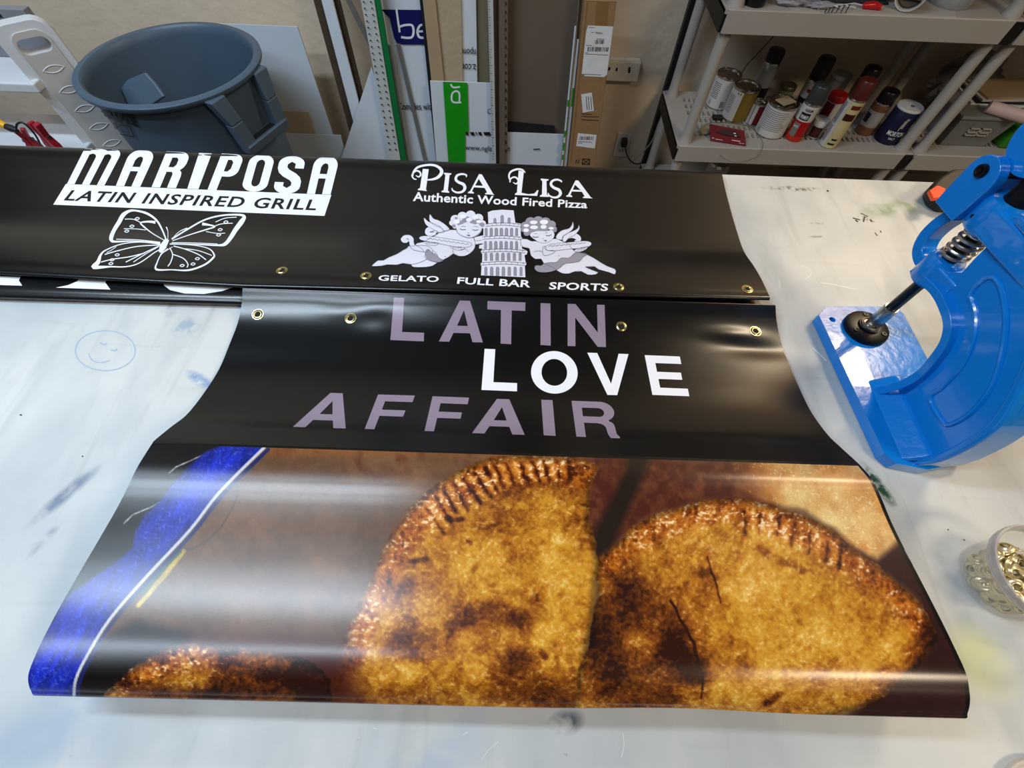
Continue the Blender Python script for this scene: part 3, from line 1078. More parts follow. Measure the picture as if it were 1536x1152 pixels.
def put_letter(ik, ch, quad, sx=0.24, sy=0.2):
    TL, TR, BR, BL = [np.array(q, float) for q in quad]
    def m(p):
        a = BL + (BR - BL) * p[0]; b = TL + (TR - TL) * p[0]
        return tuple(a + (b - a) * p[1])
    for o_, hs in block_letter(ch, sx, sy): ik.poly([m(p) for p in o_], [[m(p) for p in h] for h in hs])


def zz(q): return [(430 + a / 1.896, 440 + b / 1.896) for a, b in q]


ik = Ink()
for ch, q, sx in (('L', [(305, 12), (394, 14), (390, 137), (295, 133)], .29), ('A', [(448, 19), (566, 23), (558, 140), (433, 137)], .24),
                  ('T', [(571, 22), (679, 26), (676, 147), (571, 141)], .285), ('I', [(722, 28), (750, 29), (751, 149), (722, 147)], 1),
                  ('N', [(799, 30), (904, 33), (908, 153), (799, 150)], .24)):
    put_letter(ik, ch, zz(q), sx)
ik.build('lettering_latin', lo_at, M_lilac, banner_lo, 0.0003, (None, 3))['label'] = 'lilac letters LATIN'
ik = Ink()
for ch, q, sx in (('L', [(563, 158), (657, 162), (655, 279), (554, 275)], .28), ('O', [(696, 163), (826, 166), (829, 287), (694, 284)], .24),
                  ('V', [(855, 169), (972, 173), (984, 291), (868, 288)], .24), ('E', [(1018, 176), (1122, 180), (1145, 293), (1040, 289)], .25)):
    put_letter(ik, ch, zz(q), sx)
ik.build('lettering_love', lo_at, M_white, banner_lo, 0.0003, (None, 3))['label'] = 'white letters LOVE'
ik = Ink()
for ch, q, sx in (('A', [(72, 282), (212, 286), (168, 385), (18, 380)], .24), ('F', [(260, 288), (365, 291), (327, 390), (222, 386)], .26),
                  ('F', [(415, 293), (519, 297), (496, 396), (392, 392)], .26), ('A', [(545, 299), (686, 303), (677, 403), (527, 398)], .24),
                  ('I', [(724, 303), (756, 304), (765, 406), (731, 404)], 1), ('R', [(810, 306), (930, 310), (948, 413), (824, 408)], .24)):
    put_letter(ik, ch, zz(q), sx)
ik.build('lettering_affair', lo_at, M_lilac, banner_lo, 0.0003, (None, 3))['label'] = 'lilac letters AFFAIR'

# ------------------------------------------------------------------ restaurant logo: round-shouldered italic capitals
def zm(l): return [(80 + a / 3.491, 210 + b / 3.491) for a, b in l]


def quad_map(quad):
    TL, TR, BR, BL = [np.array(q, float) for q in quad]
    def m(p):
        a = BL + (BR - BL) * p[0]; b = TL + (TR - TL) * p[0]
        return tuple(a + (b - a) * p[1])
    return m


def tall_letter(ik, ch, quad):
    m = quad_map(zm(quad))
    def P(o_, hs=()): ik.poly([m(p) for p in o_], [[m(p) for p in h] for h in hs])
    if ch == 'M':
        P([(0, 0), (.2, 0), (.2, .84), (.28, .87), (.36, .84), (.40, .78), (.40, 0), (.60, 0), (.60, .84), (.68, .87), (.76, .84), (.80, .78), (.80, 0), (1, 0), (1, .80)] + arc(.82, .80, .18, .19, 0, 90, 6) + [(.72, 1), (.62, .95), (.56, .98), (.45, 1), (.28, 1), (.2, .96), (.2, 1), (0, 1)])
    elif ch == 'A':
        P([(0, 0), (.34, 0), (.34, .42), (.64, .42), (.64, 0), (1, 0), (1, .74)] + arc(.62, .74, .38, .26, 0, 90, 8) + arc(.38, .74, .38, .26, 90, 180, 8),
          [[(.34, .54), (.34, .72), (.40, .80), (.50, .83), (.60, .80), (.64, .72), (.64, .54)]])
    elif ch == 'R':
        P([(0, 0), (.34, 0), (.34, .44), (.56, .44), (.62, .38), (.62, 0), (.98, 0), (.98, .34), (.94, .44), (.84, .5), (.95, .58), (1, .68), (1, .80)] + arc(.62, .80, .38, .20, 0, 90, 7) + [(0, 1)],
          [[(.34, .57), (.34, .84), (.54, .84), (.62, .78), (.62, .64), (.54, .57)]])
    elif ch == 'I':
        P([(0, 0), (1, 0), (1, 1), (0, 1)])
    elif ch == 'P':
        P([(0, 0), (.38, 0), (.38, .38), (.62, .38)] + arc(.62, .58, .38, .20, -90, 0, 6) + arc(.62, .80, .38, .20, 0, 90, 7) + [(0, 1)],
          [[(.38, .52), (.38, .84), (.54, .84), (.64, .77), (.64, .60), (.54, .52)]])
    elif ch == 'O':
        P(arc(.5, .78, .5, .22, 0, 180, 12) + arc(.5, .22, .5, .22, 180, 360, 12), [arc(.5, .74, .17, .12, 0, 180, 8) + arc(.5, .26, .17, .12, 180, 360, 8)])
    elif ch == 'S':
        P([(1, .68), (1, .80)] + arc(.5, .80, .5, .20, 0, 180, 12) + [(0, .66), (.08, .55), (.25, .46), (.55, .36), (.64, .30), (.64, .22), (.5, .15), (.34, .20), (.34, .30), (0, .30), (0, .2)] + arc(.5, .2, .5, .2, 180, 360, 12) + [(1, .34), (.92, .45), (.75, .54), (.45, .64), (.36, .70), (.36, .78), (.5, .85), (.66, .80), (.66, .68)])


ik = Ink()
for ch, q in (('M', [(165, 45), (366, 52), (268, 238), (72, 230)]), ('A', [(405, 52), (541, 58), (455, 246), (328, 240)]),
              ('R', [(593, 60), (722, 66), (645, 252), (515, 247)]), ('I', [(764, 68), (830, 71), (760, 258), (702, 255)]),
              ('P', [(882, 71), (1003, 78), (930, 268), (808, 260)]), ('O', [(1036, 74), (1165, 79), (1112, 274), (980, 268)]),
              ('S', [(1190, 82), (1324, 88), (1284, 284), (1148, 279)]), ('A', [(1372, 86), (1500, 92), (1452, 286), (1328, 282)])):
    tall_letter(ik, ch, q)
ik.build('lettering_restaurant', up_at, M_white, banner_up, 0.0003, (None, 4))['label'] = 'tall white italic letters MARIPOSA'
ik = Ink()
ik.poly(zm([(66, 231), (1456, 288), (1420, 398), (0, 339)]))
ik.build('name_plate', up_at, M_white, banner_up, 0.0003, (40, 4))['label'] = 'white slanted name plate'
ik = Ink()
m = quad_map(zm([(98, 263), (1394, 314), (1372, 370), (54, 318)]))
ik.text('LATIN INSPIRED GRILL', [m((0, 1)), m((1, 1)), m((1, 0)), m((0, 0))], bold=0.02, shear=0.0, spacing=1.12)
ik.build('lettering_tagline', up_at, M_black, banner_up, 0.0006, (None, 4))['label'] = 'black letters LATIN INSPIRED GRILL'
# butterfly
ik = Ink()
Z = lambda *l: zm(list(l))
K = 1 / 3.491
def cv(pts, w, n=5, closed=False): ik.curve(zm(pts), [x * K for x in w] if isinstance(w, (list, tuple)) else w * K, n, closed)
cv([(590, 520), (570, 470), (540, 420), (490, 385), (430, 370), (395, 374), (365, 395), (345, 430), (320, 470), (305, 505), (305, 525), (325, 533), (420, 530), (560, 538)], [7, 8, 10, 12, 9, 14, 22, 22, 20, 22, 18, 10, 6, 6])
cv([(620, 520), (700, 470), (790, 420), (880, 396), (970, 392), (1000, 402), (985, 430), (955, 470), (930, 510), (900, 545), (860, 552), (760, 548), (610, 545)], [8, 8, 8, 8, 10, 16, 26, 24, 22, 18, 9, 6, 6])
cv([(560, 545), (460, 535), (360, 545), (280, 575), (250, 600), (235, 640), (215, 666), (300, 664), (380, 664), (450, 645), (530, 590), (560, 575)], [8, 5, 5, 6, 10, 22, 22, 7, 6, 5, 5, 6])
cv([(600, 570), (565, 600), (545, 640), (540, 678), (620, 680), (710, 682), (790, 655), (835, 620), (842, 600), (815, 570), (740, 552), (640, 545)], [6, 5, 6, 10, 5, 9, 9, 10, 8, 5, 4, 5])
cv([(598, 520), (575, 558), (560, 590)], [20, 36, 14])
for p in ([(600, 520), (600, 480), (592, 456)], [(625, 515), (660, 480), (702, 462)]): cv(p, [3, 3, 6])
for p, w in (([(580, 525), (520, 490), (475, 455), (458, 434), (500, 428), (535, 432)], [4, 5, 8, 6, 10, 16]), ([(375, 415), (420, 416), (460, 434)], 4), ([(370, 465), (430, 466), (485, 472)], 3.5),
             ([(330, 520), (450, 524), (560, 536)], 4), ([(625, 528), (720, 495), (800, 470), (845, 455), (820, 446), (780, 440)], [4, 5, 7, 7, 8, 16]), ([(845, 452), (880, 440), (940, 436)], 4),
             ([(800, 480), (860, 490), (900, 488)], 3.5), ([(850, 430), (900, 410), (960, 405)], 4), ([(620, 538), (740, 540), (860, 545)], 4),
             ([(560, 550), (440, 558), (340, 580), (270, 600)], 5), ([(555, 555), (480, 590), (380, 640)], 5), ([(480, 592), (400, 612), (310, 625), (250, 640)], 5), ([(550, 560), (480, 600), (420, 640)], 4),
             ([(330, 560), (300, 580), (280, 590)], 3), ([(610, 565), (625, 600), (615, 640), (600, 662)], 5), ([(622, 598), (680, 620), (705, 650), (700, 668)], 5), ([(630, 556), (690, 572), (760, 600), (800, 628)], 5),
             ([(690, 570), (760, 580), (830, 605)], 4), ([(625, 560), (560, 600)], 3)):
    cv(p, w)
for x, y in ((440, 412), (412, 452), (385, 478), (904, 430), (874, 470), (866, 498), (335, 602), (308, 628), (302, 648), (755, 622), (732, 650), (675, 658)):
    cv([(x - 11, y + 1), (x, y - 6), (x + 11, y - 1), (x, y + 6)], 4, 3, True)
ik.build('butterfly_logo', up_at, M_white, banner_up, 0.0003, (None, 4))['label'] = 'white line butterfly'

# ------------------------------------------------------------------ pizza house logo
def zp(l): return [(540 + a / 3.84, 230 + b / 3.84) for a, b in l]


ik = Ink()
def cp(pts, w, n=6, closed=False): ik.curve(zp(pts), [x / 3.84 for x in w] if isinstance(w, (list, tuple)) else w / 3.84, n, closed)
def pp(*pts): ik.poly(zp(pts))
cp([(322, 128), (338, 136), (350, 124), (342, 106), (322, 102), (305, 116), (300, 132), (312, 148), (326, 150)], [4, 8, 9, 10, 9, 9, 8, 7, 4])
cp([(303, 132), (310, 105), (335, 80), (385, 68), (430, 70), (462, 88), (470, 110), (452, 136), (420, 150), (378, 154)], [8, 11, 12, 12, 13, 17, 20, 17, 12, 6])
pp((362, 90), (396, 92), (380, 208), (386, 218), (332, 212), (336, 205), (346, 200))
pp((484, 112), (526, 116), (526, 122), (516, 126), (506, 214), (514, 222), (514, 228), (470, 224), (470, 218), (482, 212), (492, 126), (483, 118))
cp([(612, 138), (612, 126), (588, 120), (560, 128), (552, 150), (566, 166), (596, 180), (604, 202), (588, 222), (558, 226), (534, 214), (530, 200)], [4, 9, 11, 13, 15, 15, 17, 17, 13, 10, 9, 4])
pp((686, 120), (702, 122), (766, 232), (774, 240), (720, 236), (722, 230), (732, 226), (718, 200), (656, 196), (645, 220), (656, 226), (656, 232), (622, 230), (622, 224), (634, 218))
ik.v.append((0, 0)); ik.v.pop()
cp([(882, 168), (900, 176), (912, 160), (902, 142), (884, 138), (866, 150), (864, 168)], [4, 8, 9, 10, 9, 8, 6])
cp([(866, 160), (858, 130), (870, 106), (905, 92), (935, 96), (952, 112)], [8, 10, 11, 11, 10, 4])
pp((914, 100), (944, 104), (930, 228), (970, 236), (1004, 232), (1022, 212), (1028, 214), (1020, 246), (892, 240), (894, 232), (904, 226))
pp((1042, 146), (1086, 150), (1086, 156), (1074, 160), (1076, 238), (1088, 246), (1088, 252), (1036, 250), (1036, 244), (1048, 238), (1050, 160), (1041, 154))
cp([(1160, 168), (1158, 160), (1134, 152), (1108, 160), (1100, 180), (1116, 198), (1146, 212), (1154, 234), (1138, 252), (1112, 254), (1088, 242), (1084, 228)], [4, 9, 11, 13, 15, 15, 17, 17, 13, 10, 9, 4])
pp((1242, 156), (1258, 158), (1328, 252), (1340, 260), (1284, 258), (1284, 252), (1294, 248), (1278, 222), (1220, 220), (1212, 240), (1222, 246), (1222, 252), (1188, 250), (1188, 244), (1198, 240))
ik.build('lettering_pizza_house', up_at, M_white, banner_up, 0.0003, (None, 4))['label'] = 'white fancy letters PISA LISA'
ik = Ink()     # counters of the two letters A
ik.poly(zp([(684, 148), (664, 186), (708, 188)]))
ik.build('letter_counter', up_at, M_black, banner_up, 0.0006)
ik = Ink()
ik.poly(zp([(1238, 182), (1226, 210), (1270, 212)]))
ik.build('letter_counter', up_at, M_black, banner_up, 0.0006)
for w_, q_ in (('Authentic Wood Fired Pizza', [(308, 222), (1310, 274), (1308, 318), (304, 276)]), ('GELATO', [(110, 702), (456, 708), (452, 742), (104, 734)]),
               ('FULL BAR', [(564, 714), (986, 732), (980, 774), (558, 752)]), ('SPORTS', [(1094, 742), (1432, 752), (1426, 794), (1088, 784)])):
    ik = Ink(); ik.text(w_, zp(q_), bold=0.022, spacing=1.03)
    ik.build('lettering_small', up_at, M_white, banner_up, 0.0003, (None, 4))['label'] = 'small white letters ' + w_

# tower and the two winged children holding pizzas, drawn in flat tints
W_, P_, G_, Ln, W2, HL, Ln2 = [Ink() for _ in range(7)]


def flush(name, label):
    global W_, P_, G_, Ln, W2, HL, Ln2
    root = W_.build(name, up_at, M_pale, banner_up, .00030, (None, 5))
    root['label'] = label
    for i_, m_, off, nm in ((P_, M_pale, .00050, 'tint'), (G_, M_grey, .00065, 'shading'), (Ln, M_line, .00085, 'outline'), (W2, M_pale, .00095, 'face'), (HL, M_white, .00095, 'curl_highlight'), (Ln2, M_line, .00115, 'face_line')):
        if i_.v:
            o_ = i_.build(nm, up_at, m_, root, off, (None, 5))
            o_['kind'] = 'stuff'
    W_, P_, G_, Ln, W2, HL, Ln2 = [Ink() for _ in range(7)]


def za(l): return [(560 + a / 8.533, 310 + b / 8.533) for a, b in l]
def zb(l): return [(710 + a / 6.982, 310 + b / 6.982) for a, b in l]
def outline(pts, w=0.55, closed=True, n=4): Ln.curve(pts, w, n, closed)


# tower (coordinates of the right detail)
W_.poly(zb([(150, 60), (200, 42), (300, 33), (422, 40), (440, 170), (498, 178), (494, 205), (498, 310), (512, 330), (508, 345), (510, 440), (545, 455), (568, 470), (560, 500), (536, 510), (545, 575), (556, 595), (550, 615), (540, 625), (545, 740), (80, 720), (86, 628), (76, 612), (80, 590), (92, 580), (94, 498), (78, 480), (82, 462), (92, 455), (92, 440), (60, 440), (62, 405), (100, 395), (96, 350), (92, 335), (104, 325), (106, 230), (120, 215), (128, 190), (156, 180)]))
for yy, x0, x1 in ((183, 130, 495), (320, 95, 505), (458, 80, 545), (590, 78, 552)):
    for dy in (0, 26):
        Ln.curve(zb([(x0, yy + dy), ((x0 + x1) / 2, yy - 12 + dy), (x1, yy + 4 + dy)]), 0.5, 5)
    for k in range(8):
        x = x0 + (x1 - x0) * (k + .5) / 8
        Ln.stroke(zb([(x, yy - 6), (x, yy + 18)]), 0.4)
for base, x0, x1, n, h in ((178, 210, 390, 3, 52), (310, 108, 480, 7, 82), (448, 100, 480, 7, 82), (570, 100, 520, 7, 80), (728, 100, 530, 7, 92)):
    for k in range(n):
        x = x0 + (x1 - x0) * (k + .5) / n if n > 3 else (226, 302, 374)[k]
        w = 11 + 4 * math.sin(math.pi * (k + .5) / n)
        hh = h if n > 3 else (52, 84, 58)[k]
        pts = [(x - w, base), (x - w, base - hh + w)] + [(x - w * math.cos(a), base - hh + w - w * 1.2 * math.sin(a)) for a in np.linspace(0, math.pi, 7)] + [(x + w, base - hh + w), (x + w, base)]
        G_.poly(zb(pts)); Ln.stroke(zb(pts), 0.35)
Ln.stroke(zb([(150, 60), (156, 180)]), 0.5)
flush('tower_print', 'white print of a leaning round tower')
# left child
body = [(-20, 765), (10, 730), (60, 692), (130, 690), (200, 650), (300, 610), (380, 560), (430, 535), (455, 505), (520, 510), (560, 470), (640, 455), (770, 385), (840, 340), (960, 300), (1060, 300), (1180, 340), (1280, 400), (1305, 470), (1295, 540), (1240, 600), (1170, 635), (1090, 635), (1025, 605), (960, 650), (880, 690), (820, 718), (760, 760), (680, 775), (560, 780), (500, 770), (480, 742), (380, 728), (300, 748), (180, 745), (100, 762)]
W_.poly(za(body)); outline(za(body), 0.4, True, 2)
W_.blob(za([(1060, 260), (1130, 215), (1240, 205), (1340, 225), (1395, 270), (1370, 340), (1300, 390), (1220, 405), (1130, 375), (1075, 325)]))
outline(za([(1058, 265), (1070, 325), (1130, 375), (1220, 405), (1300, 388), (1370, 335), (1395, 280)]), 0.55, False)
wing = za([(905, 320), (860, 270), (780, 240), (720, 180), (725, 100), (770, 155), (840, 180), (930, 240), (975, 298)])
W_.poly([tuple(p) for p in catmull(wing, 4, True)]); outline(wing, 0.4)
wing2 = za([(650, 145), (700, 190), (760, 215), (850, 255), (910, 320), (850, 335), (760, 290), (690, 250), (655, 200)])
W_.poly([tuple(p) for p in catmull(wing2, 4, True)]); outline(wing2, 0.4)
W_.curve(za([(880, 330), (820, 300), (750, 285), (700, 300), (690, 335), (725, 355), (770, 350), (800, 335)]), [6, 8, 8, 7, 6, 6, 5, 3]); Ln.curve(za([(850, 330), (830, 345), (790, 372), (765, 370)]), 0.5)
Ln.curve(za([(750, 325), (780, 308), (820, 320), (825, 345)]), 0.5)
scarf = [(360, 400), (400, 368), (470, 368), (515, 410), (520, 465), (545, 500), (640, 500), (720, 520), (760, 560), (810, 610), (840, 660), (895, 690), (840, 716), (760, 705), (690, 680), (660, 640), (665, 590), (590, 575), (510, 555), (470, 510), (455, 450), (430, 468), (380, 465), (352, 430)]
P_.poly([tuple(p) for p in catmull(za(scarf), 3, True)]); outline(za(scarf), 0.5)
G_.blob(za([(665, 580), (700, 545), (760, 590), (800, 610), (840, 660), (890, 690), (830, 712), (740, 695), (680, 660)]))
Ln.curve(za([(425, 418), (440, 412), (450, 430)]), 0.7); Ln.curve(za([(545, 500), (620, 540), (665, 590), (720, 545)]), 0.5); Ln.curve(za([(760, 565), (750, 620)]), .5)
Ln.curve(za([(480, 742), (560, 730), (650, 695), (690, 670)]), 0.45); Ln.curve(za([(1025, 605), (1018, 560)]), .5)
piz = za([(588, 400), (640, 378), (760, 385), (950, 415), (1120, 440), (1240, 465), (1255, 500), (1180, 525), (1010, 510), (880, 485), (700, 450), (610, 430)])
P_.blob(piz, 3); outline(piz, 0.45)
for k in range(9): Ln.curve(za([(680 + 60 * k, 402 + 9 * k), (705 + 60 * k, 418 + 9 * k), (725 + 60 * k, 402 + 9 * k), (738 + 60 * k, 420 + 9 * k)]), 0.45)
for hx, hy in ((650, 450), (985, 510)):
    hand = za([(hx, hy), (hx + 60, hy + 5), (hx + 120, hy + 10), (hx + 185, hy + 20), (hx + 150, hy + 48), (hx + 80, hy + 48), (hx + 30, hy + 35)])
    W_.blob(hand, 3); outline(hand, .4)
    for k in range(4): Ln.curve(za([(hx + 25 + 32 * k, hy + 6), (hx + 38 + 32 * k, hy + 28), (hx + 48 + 32 * k, hy + 12)]), .4)
Ln.curve(za([(1100, 565), (1170, 545), (1220, 580)]), .45)
W_.poly(za([(1290, 395), (1410, 368), (1408, 470), (1305, 490)])); Ln.curve(za([(1290, 395), (1350, 378), (1410, 368)]), .4); Ln.curve(za([(1310, 440), (1390, 432)]), .4); Ln.curve(za([(1305, 488), (1350, 478), (1400, 478)]), .4)
for x, y, r in ((1010, 210, 40), (1050, 165, 62), (1045, 250, 36), (1140, 125, 62), (1245, 110, 64), (1345, 150, 62), (1395, 220, 48), (1410, 250, 34), (1120, 215, 55), (1200, 185, 60), (1290, 190, 60), (1350, 215, 50), (1090, 200, 60)):
    P_.poly(za([(x + r * math.cos(a), y + r * .92 * math.sin(a)) for a in np.linspace(0, 2 * math.pi, 15)[:-1]]))
for x, y, r in ((1030, 250, 26), (1110, 215, 42), (1190, 160, 46), (1280, 205, 44), (1340, 190, 40), (1390, 235, 36), (1160, 190, 34), (1060, 150, 20)):
    G_.poly(za([(x + r * math.cos(a), y + r * .8 * math.sin(a)) for a in np.linspace(0, 2 * math.pi, 13)[:-1]]))
for x, y, r, q in ((1068, 195, 40, 28), (1150, 130, 44, 24), (1225, 172, 38, 24), (1305, 138, 42, 22), (1350, 195, 34, 20)):
    HL.poly(za([(x + r * math.cos(a), y + q * math.sin(a)) for a in np.linspace(0, 2 * math.pi, 13)[:-1]]))
W2.blob(za([(1070, 275), (1100, 240), (1150, 225), (1180, 208), (1240, 215), (1290, 228), (1370, 250), (1385, 285), (1360, 335), (1300, 380), (1220, 398), (1130, 368), (1085, 325)]), 4)
for p, w in (([(1108, 290), (1145, 302), (1185, 298)], 1.1), ([(1270, 300), (1310, 308), (1345, 298)], 1.1), ([(1125, 262), (1155, 254), (1185, 260)], .6), ([(1280, 262), (1315, 258), (1345, 266)], .6),
             ([(1195, 374), (1214, 368), (1236, 374), (1216, 382)], 1.1), ([(1205, 340), (1216, 344), (1226, 340)], .6), ([(915, 642), (924, 646)], 1.2)):
    Ln2.curve(za(p), w)
flush('winged_child_print', 'left winged child holding a pizza')
# right child
rb = [(500, 340), (560, 342), (610, 365), (640, 362), (720, 370), (790, 345), (870, 338), (960, 378), (1000, 400), (1060, 470), (1180, 500), (1260, 540), (1330, 585), (1400, 625), (1480, 655), (1494, 680), (1480, 712), (1420, 690), (1310, 660), (1270, 630), (1170, 632), (1240, 665), (1305, 690), (1280, 712), (1200, 716), (1130, 680), (1060, 682), (1000, 704), (930, 700), (875, 670), (800, 620), (740, 600), (710, 550), (650, 552), (600, 510), (585, 440), (520, 425), (498, 395)]
W_.poly(zb(rb)); outline(zb(rb), .4, True, 2)
w1 = zb([(868, 335), (880, 290), (930, 250), (1000, 230), (1030, 195), (1040, 160), (1050, 200), (1040, 240), (990, 280), (945, 310), (930, 350)])
W_.poly([tuple(p) for p in catmull(w1, 4, True)]); outline(w1, .4)
w2_ = zb([(930, 350), (940, 310), (1000, 275), (1060, 250), (1095, 225), (1103, 192), (1112, 230), (1090, 270), (1050, 305), (1000, 330), (960, 372)])
W_.poly([tuple(p) for p in catmull(w2_, 4, True)]); outline(w2_, .4)
W_.curve(zb([(960, 360), (975, 325), (1020, 305), (1070, 310), (1100, 335), (1095, 362), (1060, 368)]), [3, 6, 7, 8, 8, 6, 3])
rp = zb([(745, 430), (800, 400), (900, 385), (1050, 372), (1160, 362), (1220, 372), (1236, 395), (1200, 425), (1100, 440), (980, 450), (850, 465), (775, 460)])
P_.blob(rp, 3); outline(rp, .45)
for k in range(8): Ln.curve(zb([(785 + 48 * k, 428 - 5 * k), (808 + 48 * k, 408 - 4 * k), (822 + 48 * k, 424 - 5 * k), (838 + 48 * k, 404 - 4 * k)]), .45)
hd = zb([(725, 470), (735, 420), (760, 430), (770, 460), (840, 462), (850, 480), (800, 505), (740, 515)]); W_.blob(hd, 3); outline(hd, .45)
hd = zb([(1060, 455), (1110, 438), (1195, 420), (1180, 450), (1120, 475), (1070, 474)]); W_.blob(hd, 3); outline(hd, .4)
for k in range(3): Ln.curve(zb([(1085 + 30 * k, 452 - 5 * k), (1100 + 30 * k, 462 - 5 * k), (1108 + 30 * k, 442 - 5 * k)]), .4)
Ln.curve(zb([(635, 475), (680, 468), (725, 474)]), .45)
sc = [(640, 640), (660, 618), (710, 620), (740, 600), (800, 588), (870, 585), (920, 540), (1000, 540), (1060, 490), (1100, 480), (1190, 500), (1150, 530), (1110, 575), (1040, 590), (960, 600), (910, 640), (860, 670), (780, 690), (700, 690), (655, 672)]
G_.poly([tuple(p) for p in catmull(zb(sc), 3, True)]); outline(zb(sc), .5)
for x, y, r in ((530, 240, 36), (545, 200, 48), (600, 160, 56), (680, 150, 56), (755, 160, 54), (815, 190, 50), (835, 235, 40), (590, 240, 50), (660, 215, 60), (740, 215, 60), (560, 280, 34), (850, 250, 24)):
    G_.poly(zb([(x + r * math.cos(a), y + r * .85 * math.sin(a)) for a in np.linspace(0, 2 * math.pi, 14)[:-1]]))
W2.blob(zb([(592, 300), (630, 268), (700, 258), (760, 262), (820, 250), (848, 290), (835, 335), (790, 370), (740, 385), (690, 375), (640, 345)]), 4)
outline(zb([(592, 300), (610, 330), (650, 352), (690, 375), (740, 385), (790, 370), (835, 335), (848, 290)]), .5, False)
for x, y, r, q in ((632, 168, 40, 20), (740, 165, 44, 26), (555, 202, 30, 16), (635, 220, 42, 20), (735, 215, 32, 22), (552, 250, 30, 20), (815, 230, 28, 14)):
    HL.poly(zb([(x + r * math.cos(a), y + q * math.sin(a)) for a in np.linspace(0, 2 * math.pi, 13)[:-1]]))
for p, w in (([(622, 318), (650, 326), (682, 320)], 1.2), ([(760, 305), (790, 310), (818, 298)], 1.2), ([(735, 362), (750, 358), (765, 360), (750, 370)], 1.0), ([(890, 520), (898, 521)], 1.1), ([(725, 338), (738, 340)], .6), ([(640, 285), (670, 288)], .6), ([(750, 280), (780, 275)], .6)):
    Ln2.curve(zb(p), w)
flush('winged_child_print', 'right winged child holding a pizza')
# ------------------------------------------------------------------ sheets and strips leaning on the back wall
LEAN = 0.085


def lean_plane(d):
    """plane leaning on the wall: y = 2.19 - d - LEAN * (2.4 - z)"""
    N = np.array([0, 1.0, -LEAN]); N /= np.linalg.norm(N)
    return np.array([0, 2.19 - d - LEAN * 2.4, 0.0]), -N


def on_lean(x, y, d):
    O, N = lean_plane(d)
    r = ray(x, y)
    return CAM + r * (((O - CAM) @ N) / (r @ N))


def sheet_poly(name, pts, d, th, m, parent=None, bevel=0.0006):
    O, N = lean_plane(d)
    bm = bmesh.new()
    add_prism(bm, [tuple(p) for p in pts], tuple(-N * th))
    return from_bm(name, bm, m, parent, bevel=bevel)


def edge_at(a, b, d, z):
    p, q = on_lean(*a, d), on_lean(*b, d)
    t = (z - p[2]) / (q[2] - p[2])
    return p + (q - p) * t


def sheet(name, left, right, d, th, m, z1=None, top=None, z0=0.0, parent=None):
    """left/right: two photo points on each edge; z1: height of the top, or top: photo point on the top edge"""
    if top is not None: z1 = on_lean(*top, d)[2]
    pts = [edge_at(*left, d, z0), edge_at(*right, d, z0), edge_at(*right, d, z1), edge_at(*left, d, z1)]
    return sheet_poly(name, pts, d, th, m, parent)


M_wsheet = mat('white_sheet', (196, 206, 216), 0.45, var=0.02, scale=4)
M_wsheet2 = mat('white_foam_sheet', (206, 214, 224), 0.5, var=0.02, scale=4)
M_beige = mat('beige_board', (180, 160, 134), 0.6, var=0.06, scale=8, bump=0.2, bscale=60)
M_dbrown = mat('dark_brown_board_and_shade', (70, 54, 40), 0.7, var=0.1)  # brown board colour, also used to paint shade in narrow gaps
M_cardb = mat('cardboard', (148, 114, 78), 0.75, var=0.06, scale=14, bump=0.15, bscale=90)
M_cardb2 = mat('pale_cardboard', (170, 146, 116), 0.75, var=0.06, scale=14)
M_alu = mat('brushed_aluminium', (190, 192, 192), 0.4, 0.6)
M_aluw = mat('satin_ruler', (202, 206, 206), 0.4, 0.2)
M_greystrip = mat('grey_metal_and_shade', (150, 148, 142), 0.4, 0.6)  # grey metal, also the shade strips on the logo sheet
M_greenst = mat('green_enamel', (14, 110, 56), 0.4)
M_dark = mat('dark_ink', (22, 22, 26), 0.5)
M_navy = mat('navy_print', (12, 14, 88), 0.45)
M_green = mat('green_print', (20, 148, 20), 0.45)
M_wprint = mat('white_film', (224, 230, 236), 0.45)
M_tubebr = mat('brown_metal_tube', (128, 114, 102), 0.4, 0.4)
M_blackb = mat('black_board', (26, 26, 30), 0.5)
M_smoky = mat('smoky_acrylic', (112, 98, 86), 0.22, var=0.08, scale=3, alpha=0.86, coat=0.3)
M_olive = mat('olive_acrylic', (118, 116, 92), 0.25, var=0.05, scale=3, alpha=0.9)
M_label = mat('paper_label', (224, 224, 226), 0.6)

G = 'sheets leaning on the back wall'
ZT = 1.9
s = sheet('white_board', ((300, 40), (330, 200)), ((446, 40), (499, 200)), 0.012, 0.006, M_wsheet, top=(446, 40)); tag(s, 'white board on the wall behind the grey bin', 'board', G)
s = sheet('beige_board', ((330, 168), (345, 240)), ((463, 168), (481, 232)), 0.028, 0.006, M_beige, top=(463, 168)); tag(s, 'low beige board half hidden by the grey bin', 'board', G)
s = sheet('small_white_board', ((380, 203), (392, 240)), ((511, 203), (519, 232)), 0.038, 0.005, M_wsheet, top=(511, 203)); tag(s, 'low white board, just its corner visible right of the grey bin', 'board', G)
s = sheet('brown_shade_board', ((470, 0), (524, 197)), ((509, 0), (543, 137)), 0.02, 0.012, M_dbrown, z1=ZT); tag(s, 'dark brown board painting the thin shadows beside the narrow white strip', 'board', G)  # its brown paints the thin shadows either side of the white strip
s = sheet('white_strip', ((482, 0), (529, 180)), ((499, 0), (538, 153)), 0.045, 0.01, M_wsheet2, z1=ZT); tag(s, 'narrow white strip in front of the dark brown board', 'board', G)
s = sheet('grey_metal_bar', ((518, 0), (551, 65)), ((526, 0), (558, 65)), 0.03, 0.006, M_greystrip, z1=1.5, z0=0.55); tag(s, 'thin slanted grey metal bar left of the perforated strip', 'metal bar', G)
d = 0.07
